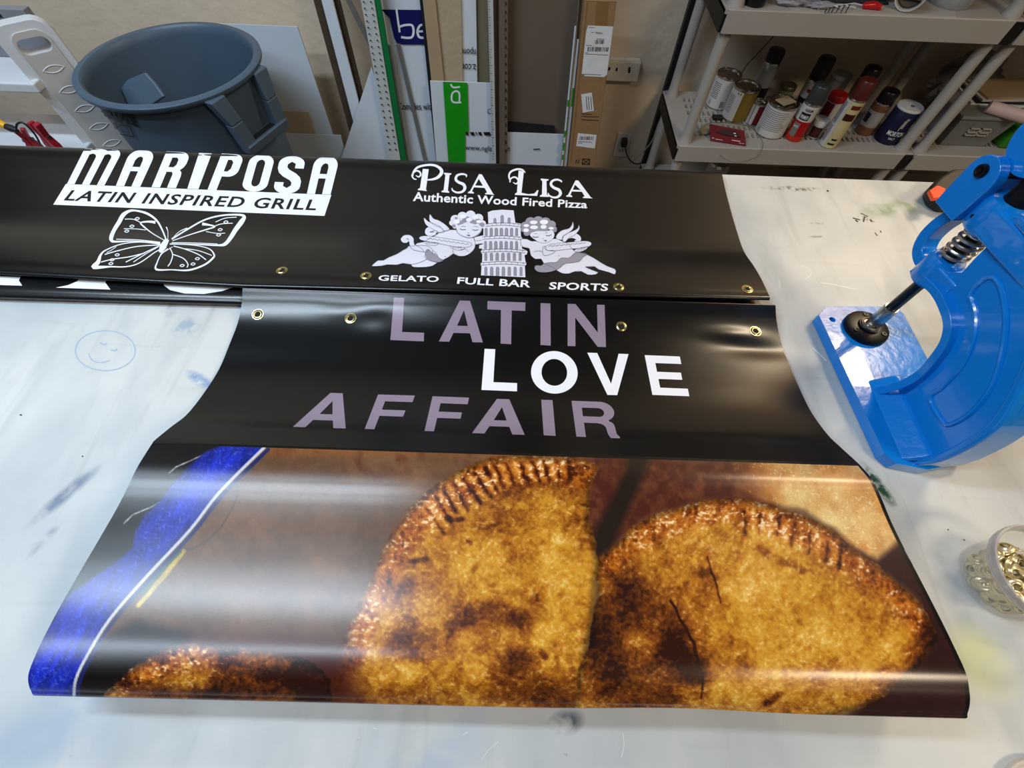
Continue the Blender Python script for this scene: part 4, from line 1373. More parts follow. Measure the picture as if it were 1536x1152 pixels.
s = sheet_poly('white_tilted_sheet', [on_lean(*p, d) for p in ((557, 100), (604, 240), (640, 340), (470, 330), (514, 231))], d, 0.006, M_wsheet2); tag(s, 'white sheet standing tilted with a pointed top, behind the perforated strip', 'board', G)

# perforated strip with a green strip beside it
d = 0.11
pst = thing('perforated_strip', 'tall white metal strip with two columns of small dark slots', 'metal strip', tuple(edge_at((541, 0), (583, 231), d, 0)), G)
sheet('strip_body', ((541, 0), (583, 231)), ((561, 0), (599, 231)), d, 0.004, M_aluw, z1=ZT, parent=pst)
O_, N_ = lean_plane(d + 0.004)
ik = Ink()
for k in range(24):
    t = (k + .3) / 24
    for c in (0.2, 0.75):
        x = (541 + 42 * t) * (1 - c) + (561 + 38 * t) * c
        y = 231 * t
        ik.stroke([(x - .9, y - .9), (x + .9, y + .9)], 2.0)
ik.build('slot', plane_place(O_, N_), M_dark, pst, 0.0006)['kind'] = 'stuff'
s = sheet('green_level', ((561, 0), (599, 232)), ((570, 0), (608, 232)), 0.105, 0.012, M_greenst, z1=ZT); tag(s, 'thin dark green strip beside the white perforated strip', 'strip', G)

# white sheet with navy logo
d = 0.05
wb = thing('logo_sheet', 'white sheet with a navy logo and the words Complies with', 'board', tuple(edge_at((600, 0), (630, 232), d, 0)), G)
sheet('sheet_face', ((573, 0), (609, 232)), ((636, 0), (664, 235)), d, 0.005, M_wsheet2, z1=ZT, parent=wb)
O_, N_ = lean_plane(d + 0.005); pl = plane_place(O_, N_)
def zk(l): return [(420 + a / 4.8, b / 4.8) for a, b in l]
ik = Ink()
ik.poly(zk([(730, 68), (1090, 72), (1110, 318), (880, 318), (838, 306), (822, 270), (790, 130)]))
ik.build('navy_logo_field', pl, M_navy, wb, 0.0005)
ik = Ink()
ik.curve(zk([(838, 62), (850, 150), (862, 232)]), 3.0, 3)
ik.curve(zk([(862, 192), (900, 180), (950, 182), (962, 225), (950, 266), (910, 272), (872, 266)]), 3.4, 5)
ik.curve(zk([(1050, 180), (1010, 182), (990, 225), (1006, 268), (1060, 268)]), 3.4, 5)
ik.curve(zk([(992, 226), (1040, 224)]), 3.0, 3)
ik.build('white_logo_letters', pl, M_wprint, wb, 0.0009)
ik = Ink(); ik.text('Complies with', [(597, 154), (649, 154), (651, 168), (599, 168)], bold=0.004)
ik.build('small_print', pl, M_dark, wb, 0.0006)
s = sheet('green_strip_shade', ((571, 0), (609, 232)), ((576, 0), (612, 232)), 0.09, 0.006, M_greystrip, top=(592, 68)); tag(s, 'grey strip put in for the shade of the green strip on the navy logo sheet', 'strip', G)  # grey sheet in place of the shade beside the green strip
s = sheet('slanting_shade_strip', ((594, 65), (633, 232)), ((599, 65), (638, 232)), 0.062, 0.006, M_greystrip, top=(596, 66)); tag(s, 'thin grey rod put in for the slanting shadow on the navy logo sheet', 'streak', G)  # grey sheet in place of a shadow falling across the logo sheet

s = sheet('cardboard_strip', ((634, 0), (647, 121)), ((653, 0), (666, 121)), 0.085, 0.008, M_cardb2, z1=ZT); tag(s, 'narrow brown cardboard strip right of the navy logo', 'cardboard', G)
s = sheet('black_board', ((630, 0), (653, 232)), ((636, 0), (662, 232)), 0.07, 0.01, M_blackb, z1=1.7); tag(s, 'thin black board edge beside the cardboard strip', 'board', G)
s = sheet('beige_cardboard', ((655, 0), (667, 121)), ((691, 0), (694, 121)), 0.075, 0.01, M_beige, z1=ZT); tag(s, 'beige board between the cardboard strip and the sheet with upside-down print', 'cardboard', G)
d = 0.065
ws = thing('printed_white_sheet', 'white sheet with upside-down black print behind the green striped one', 'board', tuple(edge_at((690, 0), (694, 121), d, 0)), G)
sheet('sheet_face', ((690, 0), (693, 124)), ((714, 0), (716, 124)), d, 0.005, M_wsheet2, z1=ZT, parent=ws)
O_, N_ = lean_plane(d + 0.005); pl = plane_place(O_, N_)
ik = Ink()
ik.text('nponu', [(714, 81), (691, 80), (691, 69), (714, 70)][::1], bold=0.004)
ik.text('z.con', [(714, 104), (692, 103), (692, 95), (714, 96)], bold=0.004)
ik.build('small_print', pl, M_dark, ws, 0.0006)
s = sheet('olive_acrylic_sheet', ((714, 0), (716, 125)), ((736, 0), (737, 125)), 0.055, 0.005, M_olive, z1=ZT); tag(s, 'olive tinted clear sheet left of the long ruler', 'sheet', G)

# white sheet with the green stripe
d = 0.115
gs = thing('green_striped_sheet', 'white sheet with a broad green stripe and black print at the bottom', 'board', tuple(edge_at((645, 121), (654, 235), d, 0)), G)
sheet('sheet_face', ((645, 121), (654, 235)), ((738, 125), (742, 240)), d, 0.005, M_wsheet2, top=(690, 123), parent=gs)
O_, N_ = lean_plane(d + 0.005); pl = plane_place(O_, N_)
ik = Ink(); ik.poly([(664.5, 122.5), (701, 124), (703, 198), (698, 200), (698, 250), (673, 250)])
ik.build('green_stripe', pl, M_green, gs, 0.0005)
ik = Ink()
ik.curve([(692, 153.5), (679, 152.5), (678, 141), (684, 136.5), (689, 140), (689, 152)], 2.6, 5)
ik.curve([(676, 126), (680, 131), (690, 130)], 2.6, 4)
ik.build('white_letters', pl, M_wprint, gs, 0.0009)
ik = Ink()
ik.text('www.ngla', [(698, 217), (738, 219), (738, 229), (698, 227)], bold=0.002)
ik.text('C', [(731, 163), (736, 163), (736, 171), (731, 171)])
for x0, x1 in ((698, 703), (705, 712), (713, 716), (717, 723), (725, 736)):
    ik.poly([(x0, 198), (x1 - 1, 198), (x1, 203), (x0 + 2, 203)])
ik.build('black_print', pl, M_dark, gs, 0.0006)

d = 0.14
rl = thing('long_ruler', 'tall pale metal ruler with fine tick marks left of the brown tube', 'ruler', tuple(edge_at((731, 0), (738, 240), d, 0)), G)
sheet('ruler_body', ((731.5, 0), (738, 240)), ((739.5, 0), (744, 240)), d, 0.003, M_aluw, z1=1.6, parent=rl)
O_, N_ = lean_plane(d + 0.003); pl = plane_place(O_, N_)
ik = Ink()
for k in range(60):
    y = 2 + 4 * k; x = 731.5 + 6.5 * y / 240
    ik.stroke([(x + .6, y), (x + (3.4 if k % 3 == 0 else 2.0), y + .1)], .8)
ik.build('tick_marks', pl, M_dark, rl, 0.0004)['kind'] = 'stuff'
s = sheet('gap_shade_strip', ((740, 0), (744, 240)), ((748, 0), (750, 240)), 0.1, 0.006, M_dbrown, z1=ZT); tag(s, 'dark strip put in for the shade of the gap between the ruler and the brown tube', 'strip', G)  # dark filler paints the shade between ruler and tube
s = sheet('brown_square_tube', ((748, 0), (749, 240)), ((757, 0), (757, 240)), 0.12, 0.02, M_tubebr, z1=ZT); tag(s, 'brown square metal tube standing right of the ruler', 'metal tube', G)
d = 0.118
ch = thing('slotted_channel', 'dark metal channel with punched slots beside the smoky sheet', 'metal strip', tuple(edge_at((757, 0), (757, 240), d, 0)), G)
sheet('channel_body', ((757, 0), (757, 240)), ((762, 0), (761, 240)), d, 0.006, M_tubebr, z1=ZT, parent=ch)
O_, N_ = lean_plane(d + 0.006); ik = Ink()
for k in range(18): ik.stroke([(759, 3 + 13 * k), (759, 8 + 13 * k)], 1.6)
ik.build('slot', plane_place(O_, N_), M_dark, ch, 0.0005)['kind'] = 'stuff'
s = sheet('smoky_acrylic_sheet', ((761, 0), (760, 200)), ((868, 0), (850, 203)), 0.07, 0.004, M_smoky, z1=ZT, z0=on_lean(800, 201, 0.07)[2]); tag(s, 'wide smoky brown clear sheet left of the tall cardboard box', 'sheet', G)
s = sheet_poly('black_offcut', [on_lean(*p, 0.085) for p in ((760, 182), (832, 189), (833, 230), (759, 226))], 0.085, 0.005, M_blackb); tag(s, 'black offcut peeping out below the smoky sheet', 'board', G)
d = 0.095
wm = thing('lower_white_sheet', 'low white sheet with a small mark, below the smoky sheet', 'board', tuple(edge_at((760, 199), (760, 240), d, 0)), G)
sheet('sheet_face', ((759, 199), (758, 240)), ((845, 202), (841, 243)), d, 0.005, M_wsheet2, top=(800, 200), parent=wm)
O_, N_ = lean_plane(d + 0.005); ik = Ink(); ik.stroke([(800, 224), (810, 223.5)], 1.6); ik.text('m', [(761, 221), (765, 221), (765, 227), (761, 227)])
ik.build('small_mark', plane_place(O_, N_), M_dark, wm, 0.0005)
for k, (a, b, c_, dd, nm, lb) in enumerate((((862, 40), (842, 244), 2.4, .125, 'white_edge_board', 'thin white and green board seen edge-on, farther left one'), ((866, 60), (847.5, 244), 2.6, .13, 'striped_edge_board', 'thin white and green board seen edge-on against the cardboard box'))):
    t_ = thing(nm, lb, 'board', tuple(edge_at(a, b, dd, 0)), G)
    sheet('board_edge', (a, b), ((a[0] + c_, a[1]), (b[0] + c_, b[1])), dd, 0.01, M_wsheet2, top=a, parent=t_)
    O_, N_ = lean_plane(dd + 0.01); ik = Ink()
    f = lambda y: a[0] + (b[0] - a[0]) * (y - a[1]) / (b[1] - a[1])
    for y0, y1 in (((132, 160),) if k else ((196, 206), (214, 226), (232, 240), (150, 160))):
        ik = Ink(); ik.poly([(f(y0), y0), (f(y0) + c_, y0), (f(y1) + c_, y1), (f(y1), y1)])
        ik.build('green_print', plane_place(O_, N_), M_green, t_, 0.0005)
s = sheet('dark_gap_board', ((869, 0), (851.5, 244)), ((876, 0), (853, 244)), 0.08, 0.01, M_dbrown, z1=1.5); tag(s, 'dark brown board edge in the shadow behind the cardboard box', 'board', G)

# tall cardboard box
d = 0.16
bx = thing('cardboard_box', 'tall narrow brown cardboard box with shipping labels', 'box', tuple(edge_at((876, 0), (852, 244), d, 0)))
zt = on_lean(900, 3, d)[2]
pts = [edge_at((877, 0), (853, 244), d, 0), edge_at((925, 2), (892.5, 246), d, 0), edge_at((925, 2), (892.5, 246), d, zt), edge_at((877, 0), (853, 244), d, zt)]
O_, N_ = lean_plane(d)
bm = bmesh.new(); add_prism(bm, [tuple(p) for p in pts], tuple(-N_ * 0.09)); from_bm('carton', bm, M_cardb, bx, bevel=0.002)
pl = plane_place(O_ , N_)
def z3(l): return [(820 + a / 4.43, b / 4.43) for a, b in l]
ik = Ink(); ik.poly(z3([(268, 10), (276, 10), (165, 1080), (155, 1080)])); ik.poly(z3([(330, 14), (412, 14), (402, 168), (322, 168)]))
ik.build('tape_seam', pl, mat('brown_tape', (138, 104, 64), 0.4), bx, 0.0004)
for q_ in ([(275, 168), (442, 176), (402, 480), (400, 495), (382, 512), (250, 505), (250, 492), (233, 490), (262, 210)], [(229, 626), (300, 614), (314, 735), (240, 748)], [(208, 884), (332, 896), (320, 986), (196, 970)]):
    ik = Ink(); ik.poly(z3(q_)); ik.build('paper_label', pl, M_label, bx, 0.0007)
ik = Ink()
rr = random.Random(3)
def bars(x0, x1, y0, y1, sl, n):
    x = x0
    while x < x1:
        w = rr.choice((2.5, 4, 6)); ik.poly(z3([(x, y0 + (x - x0) * .03), (x + w, y0 + (x - x0) * .03), (x + w - sl, y1), (x - sl, y1)])); x += w + rr.choice((3, 4, 6))
bars(322, 384, 264, 292, 3, 8); bars(274, 408, 310, 342, 4, 20); bars(222, 308, 905, 930, 3, 14)
for y, x0, x1 in ((182, 280, 320), (214, 298, 312), (214, 322, 366), (222, 328, 374), (258, 332, 384), (300, 262, 300), (350, 256, 276), (358, 256, 410), (492, 250, 360), (940, 210, 300), (950, 208, 240)):
    ik.stroke(z3([(x0, y), (x1, y + (x1 - x0) * .05)]), .7)
for x in (262, 276, 292): ik.stroke(z3([(x, 640), (x + 8, 730)]), .9)
for y in (755, 772, 795): ik.stroke(z3([(232, y), (346 if y != 755 else 300, y + 5)]), .9)
# carton handling symbols
ik.stroke(z3([(192, 1086), (198, 1060), (206, 1086)]), .8); ik.stroke(z3([(214, 1058), (212, 1084)]), 1.0)
sq = z3([(240, 1056), (286, 1058), (284, 1092), (236, 1090)]); ik.stroke(sq, 1.2, True); ik.stroke([sq[0], sq[2]], 1.0); ik.stroke([sq[1], sq[3]], 1.0)
ik.build('printed_marks', pl, M_dark, bx, 0.0010)
f1 = bmesh.new(); a_ = Vector(pts[3]); b_ = Vector(pts[2]); add_prism(f1, [a_, b_, b_ + Vector((0.002, 0.035, 0.03)), a_ + Vector((0, 0.035, 0.03))], (0, 0, 0.003))
from_bm('flap', f1, M_cardb, bx)

# wall sockets, plug and lead
M_plastic = mat('white_plastic', (226, 220, 210), 0.4)
def wall_quad(pts): return [on_y(x, y, 2.2) for x, y in pts]
a, b = on_y(907, 84, 2.2), on_y(955, 116, 2.2)
so = thing('socket_extender', 'white multi-socket adapter on the wall right of the cardboard box', 'power outlet', (float(a[0]), 2.2, float(b[2])))
box('adapter_body', (a[0] - 0.06, 2.155, b[2]), (b[0] - 0.004, 2.2, a[2]), M_plastic, so, bevel=0.006)
bm = bmesh.new()
for x, y in ((914, 103), (925, 104), (944, 103), (944, 107)):
    p = on_y(x, y, 2.155); add_box(bm, (p[0] - .004, 2.153, p[2] - .006), (p[0] + .004, 2.156, p[2] + .006))
from_bm('socket_slots', bm, M_dark, so)
a, b = on_y(927, 198, 2.2), on_y(947, 234, 2.2)
wo = thing('wall_outlet', 'white wall outlet plate low on the wall with a black plug', 'power outlet', (float(a[0]), 2.2, float(b[2])))
box('face_plate', (a[0], 2.192, b[2]), (a[0] + 0.072, 2.2, a[2]), M_plastic, wo, bevel=0.002)
bm = bmesh.new()
for zc in (0.033, 0.088):
    add_lathe(bm, [(0, 0), (0.016, 0), (0.017, -0.003)], 20, mtx=Matrix.Translation((a[0] + .036, 2.190, b[2] + zc)) @ Matrix.Rotation(math.radians(90), 4, 'X'))
from_bm('socket', bm, M_plastic, wo)
bm = bmesh.new()
for dx in (-.006, .006): add_box(bm, (a[0] + .034 + dx, 2.186, b[2] + .030), (a[0] + .037 + dx, 2.189, b[2] + .040))
from_bm('socket_slots', bm, M_dark, wo)
pc = thing('black_power_cord', 'black plug and lead hanging from the low wall outlet', 'cord', (float(a[0]) + .036, 2.17, float(b[2]) + .088))
box('plug', (a[0] + .022, 2.15, b[2] + .072), (a[0] + .050, 2.188, b[2] + .106), M_blackb, pc, bevel=0.005)
pts = [(937, 212), (938, 222), (941, 234), (948, 243), (956, 246), (964, 243), (966, 238)]
cpts = catmull([on_y(x, y, Y) for (x, y), Y in zip(pts, (2.15, 2.13, 2.12, 2.12, 2.12, 2.12, 2.12))], 6)
tube('lead', cpts, 0.003, M_blackb, pc, 8)
cpts = catmull([on_y(x, y, 2.14) for x, y in ((945, 245), (955, 236), (966, 226), (975, 216), (981, 205), (986, 190), (990, 180))], 6)
s = tube('grey_cable', cpts, 0.003, mat('grey_cable', (150, 140, 128), 0.5), None, 8); tag(s, 'thin grey cable looping up beside the white shelf post', 'cord')
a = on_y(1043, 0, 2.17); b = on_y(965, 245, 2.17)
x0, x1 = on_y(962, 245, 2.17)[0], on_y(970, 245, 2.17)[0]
s = box('black_strip', (x0 + .006, 2.172, 0.0), (x1 + .006, 2.2, 1.9), M_blackb); tag(s, 'narrow black band up the wall left of the shelving', 'strip')  # plain narrow black box running up the wall

# ------------------------------------------------------------------ grey bin
M_bin = mat('grey_blue_bin_plastic', (70, 88, 106), 0.42, var=0.04, scale=6, bump=0.05, bscale=300)
BZ = 0.80
bc = np.mean([on_z(x, y, BZ) for x, y in ((104, 115), (391, 72), (270, 31), (200, 166))], axis=0)
pts = np.array([on_z(x, y, BZ)[:2] for x, y in ((104, 115), (109, 131), (142, 153), (188.5, 163), (233, 162), (277, 154), (321, 139.5), (366, 115), (388, 86), (390, 66.5), (377, 51), (343.5, 38), (288, 31.5), (233, 36.6), (188.5, 49), (144, 71), (111, 102))])
A_ = np.c_[2 * pts, np.ones(len(pts))]
sol = np.linalg.lstsq(A_, (pts ** 2).sum(1), rcond=None)[0]
bcx, bcy = sol[0], sol[1]
BR = math.sqrt(sol[2] + bcx ** 2 + bcy ** 2)
tb_ = thing('grey_bin', 'large round grey-blue plastic bin with side handles behind the table', 'trash can', (bcx, bcy, 0))
prof = [(0, 0.02), (BR * .76, 0.02), (BR * .77, 0.0), (BR * .79, 0.0), (BR * .80, 0.03), (BR * .895, BZ - .06), (BR * .905, BZ - .045), (BR * .905, BZ - .012),
        (BR - .006, BZ - .020), (BR, BZ - .012), (BR, BZ - .004), (BR - .006, BZ), (BR - .022, BZ), (BR - .028, BZ - .006), (BR * .885, BZ - .03), (BR * .775, 0.03), (0, 0.03)]
prof[5:8] = [(BR * .915, BZ - .03)]
lathe('bin_body', prof, M_bin, tb_, 96, c=(bcx, bcy, 0))


def bin_handle(ang, parent):
    """two tapered struts from under the rim with a grip bar at the bottom"""
    c, s_ = math.cos(ang), math.sin(ang)
    rad = Vector((c, s_, 0)); tan = Vector((-s_, c, 0))
    O = Vector((bcx, bcy, 0))
    def pt(r, t, z): return O + rad * r + tan * t + Vector((0, 0, z))
    h = None
    for sg in (-1, 1):
        bm = bmesh.new()
        t0, t1 = sg * .100, sg * .078
        top_o, top_i = (BR - .002, BZ - .012), (BR * .90, BZ - .012)
        for (ra, za, ta, tw), (rb, zb, tb2, tw2) in (((BR - .004, BZ - .012, t0, .030), (BR + .012, BZ - .09, t0 * .86, .024)), ((BR + .012, BZ - .09, t0 * .86, .024), (BR + .022, BZ - .185, t1, .026))):
            va = [pt(ra - .034, ta - tw, za), pt(ra - .034, ta + tw, za), pt(ra, ta + tw, za), pt(ra, ta - tw, za)]
            vb = [pt(rb - .030, tb2 - tw2, zb), pt(rb - .030, tb2 + tw2, zb), pt(rb, tb2 + tw2, zb), pt(rb, tb2 - tw2, zb)]
            va = [bm.verts.new(v) for v in va]; vb = [bm.verts.new(v) for v in vb]
            bm.faces.new(va); bm.faces.new(vb[::-1])
            for i in range(4): bm.faces.new([va[i], vb[i], vb[(i + 1) % 4], va[(i + 1) % 4]])
        h = from_bm('handle_strut', bm, M_bin, parent, bevel=0.004)
    bm = bmesh.new()
    va = [pt(r, -.100, z) for r, z in ((BR - .018, BZ - .160), (BR + .028, BZ - .160), (BR + .024, BZ - .194), (BR - .016, BZ - .194))]
    add_prism(bm, va, tan * .200)
    from_bm('grip', bm, M_bin, h, bevel=0.006)
    bm = bmesh.new()   # recess in the grip
    add_prism(bm, [pt(r, -.05, BZ - .1598) for r in (BR - .008, BR + .016)] + [pt(r, .05, BZ - .1598) for r in (BR + .016, BR - .008)], (0, 0, .0012))
    from_bm('grip_recess', bm, M_dark, h)


bin_handle(math.radians(-22), tb_)
bin_handle(math.radians(158), tb_)
# moulded pocket inside, scrap at the bottom
pa = math.radians(-112)
bm = bmesh.new()
O = Vector((bcx, bcy, 0))
for (r0, r1, zz_) in ((.60, .84, 0),):
    c, s_ = math.cos(math.radians(178)), math.sin(math.radians(178))
p0 = [on_z(182, 152, .62), on_z(186, 128, .66), on_z(218, 108, .66), on_z(246, 142, .6)]
p0 = [on_y(180, 132, bcy + .02), on_y(190, 119, bcy + .03), on_y(217, 108, bcy + .05), on_y(232, 125, bcy + .03), on_y(246, 145, bcy + .0), on_y(200, 175, bcy - .02)]
add_prism(bm, [tuple(p) for p in p0], (0.004, 0.010, -0.004))
from_bm('inner_pocket', bm, M_bin, tb_, bevel=0.006)
# lettering moulded on the bin's front
def bin_place(x, y):
    d = ray(x, y)
    # radius as a function of z is a cone: r = r0 + k z
    r0, k = BR * .80, (BR * .915 - BR * .80) / (BZ - .06)
    ox, oy = CAM[0] - bcx, CAM[1] - bcy
    A = d[0] ** 2 + d[1] ** 2 - (k * d[2]) ** 2
    B = 2 * (ox * d[0] + oy * d[1] - (r0 + k * CAM[2]) * k * d[2])
    Cc = ox * ox + oy * oy - (r0 + k * CAM[2]) ** 2
    D = B * B - 4 * A * Cc
    if D < 0: return None
    t = (-B - math.sqrt(D)) / (2 * A)
    p = CAM + d * t
    n = np.array([p[0] - bcx, p[1] - bcy, -k * r0 * 0.5]); n /= np.linalg.norm(n)
    return p, n
ik = Ink()
def zt_(l): return [(100 + a / 4.518, 20 + b / 4.518) for a, b in l]
ik.text('BRUTE', zt_([(205, 640), (462, 692), (490, 766), (240, 700)]), bold=0.05)
sq = zt_([(320, 740), (428, 762), (465, 836), (350, 812)]); ik.stroke(sq, 1.3, True)
sq = zt_([(352, 760), (412, 772), (432, 806), (368, 794)]); ik.stroke(sq, 1.0, True)
ik.build('lettering', bin_place, M_dark, tb_, 0.0025, (4, 4))

# ------------------------------------------------------------------ white plastic rack at the left
M_rack = mat('white_rack_plastic', (206, 208, 212), 0.45, var=0.03, scale=5)
M_rack2 = mat('rack_panel_plastic', (190, 186, 182), 0.55, var=0.04, scale=8, bump=0.08, bscale=400)
RY = 1.52
rk = thing('plastic_rack', 'white plastic rack with slotted end panel beside the grey bin', 'rack', (-1.6, RY, 0))
def P3(x, y, Y=RY): return Vector(on_y(x, y, Y))
tl, tr = P3(2, 52), P3(58, 50)
xl, xr, zt0 = float(P3(20, 60)[0]) - .055, float(P3(20, 60)[0]) - .055 + .150, float(P3(32, 38)[2]) - .012
MTR = Matrix.Translation((xl, RY, 0)) @ Matrix.Rotation(math.radians(38), 4, 'Z') @ Matrix.Translation((-xl, -RY, 0))
def rr_poly(x0, x1, z0, z1, r, n=6):
    out = []
    for cx_, cz_, a0 in ((x1 - r, z1 - r, 0), (x0 + r, z1 - r, 90), (x0 + r, z0 + r, 180), (x1 - r, z0 + r, 270)):
        out += [(cx_ + r * math.cos(math.radians(a0 + 90 * i / n)), cz_ + r * math.sin(math.radians(a0 + 90 * i / n))) for i in range(n + 1)]
    return out
def prism_xz(bm, outer, holes, y0, y1):
    """plate in the xz plane with holes, between y0 and y1"""
    loops = [outer] + list(holes)
    tris = tessellate_polygon([[Vector((p[0], p[1], 0)) for p in l] for l in loops])
    flat = [p for l in loops for p in l]
    A = [bm.verts.new(MTR @ Vector((p[0], y0, p[1]))) for p in flat]; B = [bm.verts.new(MTR @ Vector((p[0], y1, p[1]))) for p in flat]
    for a, b, c in tris:
        bm.faces.new([A[a], A[b], A[c]]); bm.faces.new([B[c], B[b], B[a]])
    k = 0
    for l in loops:
        n = len(l)
        for i in range(n):
            a, b = k + i, k + (i + 1) % n
            bm.faces.new([A[a], A[b], B[b], B[a]])
        k += n
hole = [(p[0], p[1]) for p in rr_poly(xl + .036, xr - .030, zt0 - .080, zt0 - .040, .019)]
bm = bmesh.new(); prism_xz(bm, rr_poly(xl, xr, .02, zt0, .045), [hole], RY, RY + .045)
from_bm('end_panel', bm, M_rack, rk, bevel=0.010, seg=3)
bm = bmesh.new(); prism_xz(bm, rr_poly(xl + .03, xr - .022, .1, zt0 - .022, .03), [hole], RY - .004, RY + .002)
from_bm('inset_panel', bm, M_rack2, rk, bevel=0.002)
for k in range(8):
    zc = zt0 - .125 - .062 * k
    pts = [(xl + .048 + (xr - xl - .088) * t, zc + .010 * math.sin(math.pi * t) * sg) for sg, ts in ((1, np.linspace(0, 1, 9)), (-1, np.linspace(1, 0, 9)[1:-1])) for t in ts]
    bm = bmesh.new(); add_tube(bm, [MTR @ Vector((x, RY - .004, z)) for x, z in pts], .0015, 6, True)
    from_bm('grip_rib', bm, M_rack, rk, smooth=True)
for nm, z_, y0, y1 in (('shelf', .775, RY - .02, RY + .18), ('shelf', .565, RY - .17, RY + .18)):
    box(nm, (-2.75, y0, z_ - .03), (xl + .02, y1, z_), M_rack, rk, bevel=.006)
box('shelf_lip', (-2.75, RY - .19, .50), (xl + .10, RY - .165, .568), M_rack, rk, bevel=.005)
box('end_panel', (-2.78, RY - .19, 0.0), (-2.73, RY + .18, .92), M_rack, rk, bevel=.01)
box('foot_rail', (-2.75, RY - .0, 0.0), (xl, RY + .18, .04), M_rack, rk, bevel=.006)
# grey carton on the rack
a, b = on_y(0, 18, 1.66), on_y(29, 11, 1.66)
gb = thing('grey_carton', 'grey box with a pale label on top of the white rack', 'box', (-1.75, 1.66, .775))
M_gbox = mat('grey_carton', (128, 128, 134), 0.55)
zb1 = float(on_y(15, 14, 1.66)[2])
box('carton', (a[0] - .2, 1.66, .776), (b[0] + .005, 1.69, zb1), M_gbox, gb, bevel=.002)
p = on_y(2, 30, 1.659); q = on_y(22, 45, 1.659)
box('paper_label', (p[0], 1.6585, q[2]), (q[0], 1.6605, p[2]), mat('grey_label', (176, 176, 176), .6), gb)
p = on_y(-6, 20, 1.659); q = on_y(4, 26, 1.659)
box('black_mark', (p[0], 1.658, q[2]), (q[0], 1.6605, p[2]), M_dark, gb)
# clamps, lead and screwdriver on the rack's lower shelf
M_red = mat('red_plastic', (158, 22, 40), 0.35)
def clamp(px, py, lab, rot=0.0, s=1.0):
    p = on_y(px, py, 1.44)
    t = thing('spring_clamp', lab, 'clamp', (float(p[0]), 1.44, .567), 'red clamps on the rack')
    R = Matrix.Translation((p[0], 1.44, .567)) @ Matrix.Rotation(rot, 4, 'Z') @ Matrix.Scale(s, 4)
    for sg in (-1, 1):
        bm = bmesh.new()
        add_prism(bm, [R @ Vector(v) for v in ((sg * .004, -.01, 0), (sg * .028, -.01, 0), (sg * .026, -.01, .045), (sg * .012, -.01, .075), (sg * .022, -.01, .115), (sg * .006, -.01, .118), (sg * .001, -.01, .07))], R.to_3x3() @ Vector((0, .022, 0)))
        from_bm('jaw', bm, M_red, t, bevel=.003)
    bm = bmesh.new(); add_tube(bm, [R @ Vector((-.02, .001, .07)), R @ Vector((.02, .001, .07))], .006, 10); from_bm('pivot', bm, M_steel, t, smooth=True)
clamp(38, 205, 'red spring clamp left, beside a black lead', .4, .8)
clamp(74, 212, 'red spring clamp right, nearer the slotted panel', -.3, 1.0)
cpts = catmull([on_y(x, y, 1.41) for x, y in ((24, 193), (26, 186), (34, 184), (44, 192), (54, 204), (60, 216))], 6)
s = tube('black_lead', cpts, .003, M_blackb, None, 8); tag(s, 'thin black lead looped over the left red clamp', 'cord')
sd_ = thing('screwdriver', 'screwdriver with yellow and black handle lying on the white rack', 'screwdriver', (-1.9, 1.42, .58))
p, q, r_ = Vector(on_y(-14, 178, 1.42)), Vector(on_y(10, 190, 1.41)), Vector(on_y(26, 196, 1.40))
tube('handle', [p, p.lerp(q, .5), q], [.012, .013, .010], mat('yellow_plastic', (222, 166, 20), .35), sd_, 12)
tube('collar', [q, q.lerp(r_, .5), r_], [.010, .0115, .006], M_blackb, sd_, 12)
# ------------------------------------------------------------------ resin shelving
M_resin = mat('grey_resin', (176, 168, 160), 0.5, var=0.03, scale=5)
M_endp = mat('black_end_panel', (16, 15, 15), 0.5)
SY0, SY1 = 1.745, 2.165


